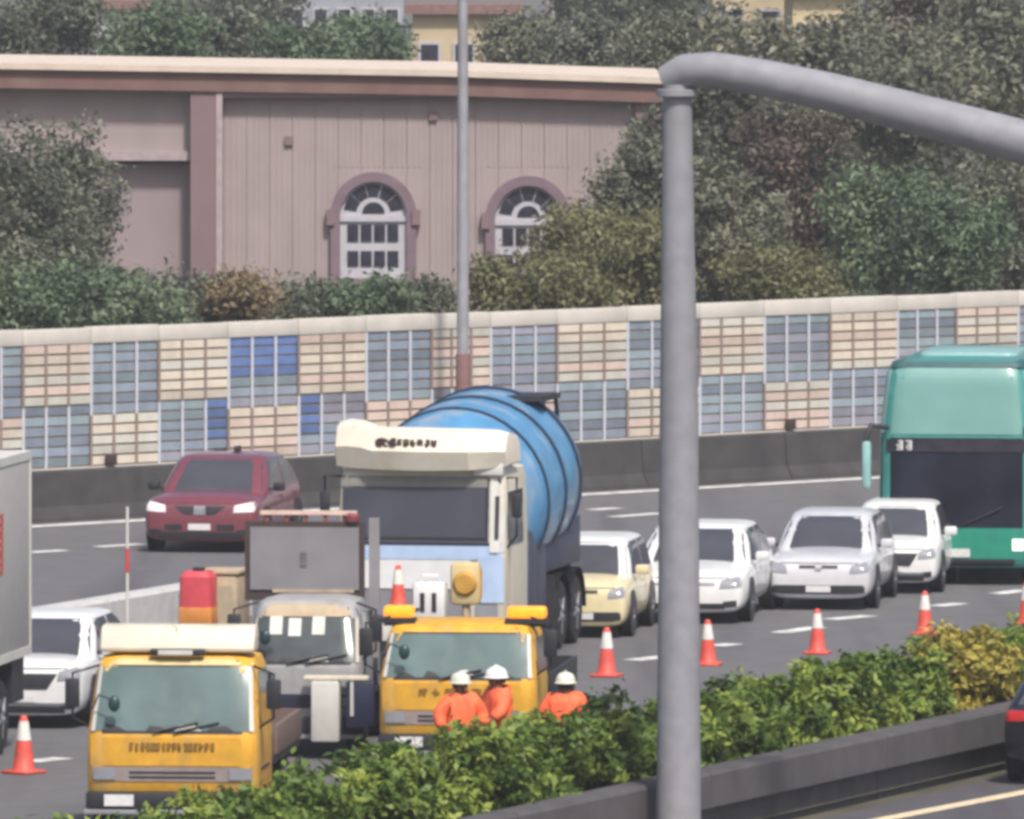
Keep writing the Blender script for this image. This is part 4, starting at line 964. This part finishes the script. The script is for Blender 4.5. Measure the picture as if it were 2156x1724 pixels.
box('front_plate', -.2, .22, -.33, -.302, .3, .9, mat('tan_plate', (.40,.36,.26), .8), r); box('lid', -.32, .32, -.32, .52, 1.062, 1.12, M_TAN, r, .01)
x, y = G(268, 1375)
r = empty('marker_pole', (x, y, .018), 0, 'thin white and red marker pole standing behind the yellow truck', 'pole')
tubeo('shaft', [(0,0,.06), (0,0,2.1)], .022, M_OFFW, r, 8); tubeo('red_sleeve', [(0,0,1.15), (0,0,1.5)], .03, M_REDP, r, 8); box('foot', -.18, .18, -.18, .18, 0, .06, M_DARK, r, .02)

# ------------------------------------------------------------------ cones
def cone(label, x, yb, sc=1., tilt=0, loc=None, group='traffic cones closing the lane'):
    p = loc or (*G(x, yb), .018)
    r = empty('traffic_cone', p, random.uniform(0, 40), label, 'traffic cone', group); r.scale = (sc, sc, sc); r.rotation_euler[0] = R(tilt)
    bm = bmesh.new(); bx(bm, -.20, .20, -.20, .20, 0, .035, .012); obj('base', bm, M_ORANGE, r, 40)
    bm = bmesh.new(); lathe(bm, [(.035, .155), (.06, .135), (.28, .105), (.68, .045), (.70, .03)], Matrix(), 20); sh = obj('shell', bm, M_ORANGE, r, 40)
    bm = bmesh.new(); lathe(bm, [(.40, .089), (.40, .093), (.63, .059), (.63, .055)], Matrix(), 20); obj('reflective_sleeve', bm, M_CONEW, sh, 40)
    return r
cone('orange cone with white top at the lower left, beside the yellow truck', 50, 1630, 1.02)
cone('bright orange cone just left of the grey mast', 1277, 1426, .98)
cone('reddish cone just right of the grey mast', 1490, 1402, .92, 2)
cone('orange and white cone in front of the silver hatchback', 1720, 1378, .92)
cone('red cone in front of the small white car', 1946, 1338, .92, -2)
cone('orange cone at the right edge behind the hedge', 2160, 1316, .9)
cone('cone standing on the bed of the beacon truck', 0, 0, .8, 0, (PX(838, 129.7), 129.7, 1.935), 'cone carried on a truck')

# ------------------------------------------------------------------ workers
def skin_mesh(name, chains, m, parent, sub=2):
    """chains: list of (list of (co, radius)), first chain starts at the root; later chains may start at an existing point"""
    verts, rad, edges, key, roots = [], [], [], {}, []
    for ch in chains:
        prev = None
        for co, rd in ch:
            kx = tuple(round(c, 4) for c in co)
            if kx not in key:
                key[kx] = len(verts); verts.append(co); rad.append(rd)
                if prev is None: roots.append(key[kx])
            i = key[kx]
            if prev is not None and i != prev: edges.append((prev, i))
            prev = i
    me = bpy.data.meshes.new('tmp'); me.from_pydata(verts, edges, [])
    o = bpy.data.objects.new('tmp', me); COL.objects.link(o)
    md = o.modifiers.new('skin', 'SKIN'); md.use_smooth_shade = True
    for i, v in enumerate(me.skin_vertices[0].data):
        rd = rad[i]; v.radius = rd if hasattr(rd, '__len__') else (rd, rd); v.use_root = i in roots
    s = o.modifiers.new('sub', 'SUBSURF'); s.levels = sub; s.render_levels = sub
    dg = bpy.context.evaluated_depsgraph_get(); me2 = bpy.data.meshes.new_from_object(o.evaluated_get(dg)); bpy.data.objects.remove(o)
    return link(name, me2, m, parent, 180)
def worker(label, x, D, Ht, face, la, ra, helm=M_HELM):
    """face: degrees turned from facing the camera; la/ra = hand positions"""
    root = bpy.data.objects.new('person', None); COL.objects.link(root); root.location = (PX(x, D), D, .018); root.rotation_euler = (0, 0, R(face))
    tag(root, label, 'person', 'workers in orange jackets'); k = Ht/1.68
    S = lambda p: tuple(c*k for c in p)
    pel, wst, ch, nk, hd0, hd1 = (0,0,.92), (0,.01,1.05), (0,.01,1.26), (0,.0,1.42), (0,-.02,1.50), (0,-.02,1.585)
    def arm(s, hand):
        sh = Vector((s*.19, .0, 1.37)); hnd = Vector(hand); mid = (sh+hnd)/2 + Vector((s*.05, .06, -.03))
        return sh, mid, hnd
    chains = [[(S(pel), .13*k), (S(wst), .115*k), (S(ch), (.15*k, .105*k)), (S(nk), .06*k), (S(hd0), (.072*k, .085*k)), (S(hd1), (.078*k, .09*k)), (S((0,-.015,1.63)), .05*k)]]
    jk = [[(S((0,0,.86)), (.215*k,.17*k)), (S(wst), (.21*k,.165*k)), (S(ch), (.24*k, .17*k)), (S((0,0,1.385)), (.165*k,.12*k)), (S((0,0,1.44)), .07*k)]]
    tr = [[(S((0,0,.95)), (.15*k,.12*k)), (S((0,0,.90)), (.15*k,.125*k))]]
    for s, hand in ((-1, la), (1, ra)):
        sh, mid, hnd = arm(s, hand)
        chains.append([(S(ch), .15*k), (S(sh), .06*k), (S(mid), .042*k), (S(hnd), .030*k), (S(hnd + (hnd-mid).normalized()*.07), (.038*k, .02*k))])
        jk.append([(S(ch), .16*k), (S(sh), .12*k), (S(mid), .095*k), (S(mid + (hnd-mid)*.85), .072*k)])
        hip, kn, an = (s*.10, 0, .86), (s*.11, -.02, .48), (s*.12, .02, .09)
        chains.append([(S(pel), .13*k), (S(hip), .085*k), (S(kn), .055*k), (S(an), .04*k), (S((s*.125, -.11, .035)), .035*k), (S((s*.13, -.17, .03)), .025*k)])
        tr.append([(S((0,0,.90)), .13*k), (S(hip), .105*k), (S(kn), .078*k), (S((s*.12, .02, .12)), .062*k)])
        # fingers and thumb, each its own chain rooted in the palm
        d = (hnd-mid).normalized(); palm = hnd + d*.065; sidev = d.cross(Vector((0,1,0))); sidev = sidev.normalized() if sidev.length > .1 else Vector((1,0,0))
        for q, ln in enumerate((.065, .078, .072, .055)):
            b = palm + sidev*(q-1.5)*.018; chains.append([(S(b), .009*k), (S(b + d*ln*.55 + Vector((0,-.008,0))), .008*k), (S(b + d*ln + Vector((0,-.025,0))), .007*k)])
        b = hnd + d*.02 + sidev*-.03; chains.append([(S(b), .010*k), (S(b + d*.03 - sidev*.025), .009*k), (S(b + d*.06 - sidev*.03 + Vector((0,-.01,0))), .008*k)])
    body = skin_mesh('body', chains, M_SKIN, root)
    skin_mesh('jacket', jk, M_HIVIS, root); skin_mesh('trousers', tr, M_TROU, root)
    # face
    bm = bmesh.new(); lathe(bm, [(-.028*k, .008*k), (-.01*k, .017*k), (.008*k, .011*k), (.02*k, .006*k)], Matrix.Translation(S((0,-.108,1.525))), 8); obj('nose', bm, M_SKIN, root, 60)
    for s in (-1, 1):
        bm = bmesh.new(); bmesh.ops.create_icosphere(bm, subdivisions=2, radius=.012*k, matrix=Matrix.Translation(S((s*.032, -.098, 1.55)))); obj('eye', bm, M_HAIR, root, 60)
        bm = bmesh.new(); bmesh.ops.create_icosphere(bm, subdivisions=2, radius=.026*k, matrix=Matrix.Translation(S((s*.082, -.01, 1.535))) @ Matrix.Diagonal((.4, .8, 1.2, 1))); obj('ear', bm, M_SKIN, root, 60)
        box('boot', s*.13*k-.055, s*.13*k+.055, -.22*k, .08*k, -.015, .10*k, M_DARK, root, .03)
    box('mouth', -.025*k, .025*k, -.108*k, -.095*k, 1.478*k, 1.486*k, mat('lips', (.16,.06,.05), .5), root)
    bm = bmesh.new(); lathe(bm, [(1.50*k, .088*k), (1.54*k, .094*k), (1.58*k, .094*k)], Matrix.Translation((0, .02*k, 0)), 20); obj('hair', bm, M_HAIR, root, 50)
    # helmet
    bm = bmesh.new(); prof = [(1.565, .150), (1.572, .152), (1.582, .135), (1.60, .132), (1.64, .124), (1.68, .098), (1.70, .06), (1.708, .02)]
    lathe(bm, [(z*k, r_*k) for z, r_ in prof], Matrix.Translation((0, -.01*k, 0)) @ Matrix.Diagonal((.95, 1.12, 1, 1)), 26); he = obj('helmet', bm, helm, root, 50)
    bm = bmesh.new(); tube(bm, [S((0,-.14,1.60)), S((0,-.10,1.675)), S((0,-.01,1.722)), S((0,.08,1.675)), S((0,.13,1.60))], .012*k, 8); obj('helmet_ridge', bm, helm, he, 60)
    for s in (-1, 1): tubeo('chin_strap', [S((s*.092,-.01,1.57)), S((s*.08,-.05,1.48)), S((0,-.085,1.43))], .006, M_DARK, root, 6)
    return root
worker('worker in orange jacket and cream helmet, leftmost of the three', 968, 123.3, 1.57, 25, (-.30, -.12, .98), (.30, -.16, 1.0))
worker('worker in orange jacket and whiter helmet, middle of the three, bending one arm', 1046, 123.8, 1.60, -65, (-.22, -.26, 1.08), (.26, -.22, 1.05), mat('helmet_white', (.78,.76,.76), .4))
worker('worker in orange jacket and cream helmet, standing apart at right', 1190, 123.3, 1.57, 170, (-.30, -.05, .90), (.30, -.08, .92))

# ------------------------------------------------------------------ air
bm = bmesh.new(); bx(bm, -1600, 1600, -70, 2990, -1.0, 22.0)
hz = obj('haze', bm, None); tag(hz, None, None, None, 'stuff')
hm = bpy.data.materials.new('haze_air'); hm.use_nodes = True; hn = hm.node_tree.nodes
hn.remove(hn['Principled BSDF']); pv = hn.new('ShaderNodeVolumePrincipled'); pv.inputs['Color'].default_value = (.90, .91, .95, 1); pv.inputs['Density'].default_value = .00045; pv.inputs['Anisotropy'].default_value = .2
hm.node_tree.links.new(pv.outputs[0], hn['Material Output'].inputs['Volume']); hz.data.materials.append(hm)
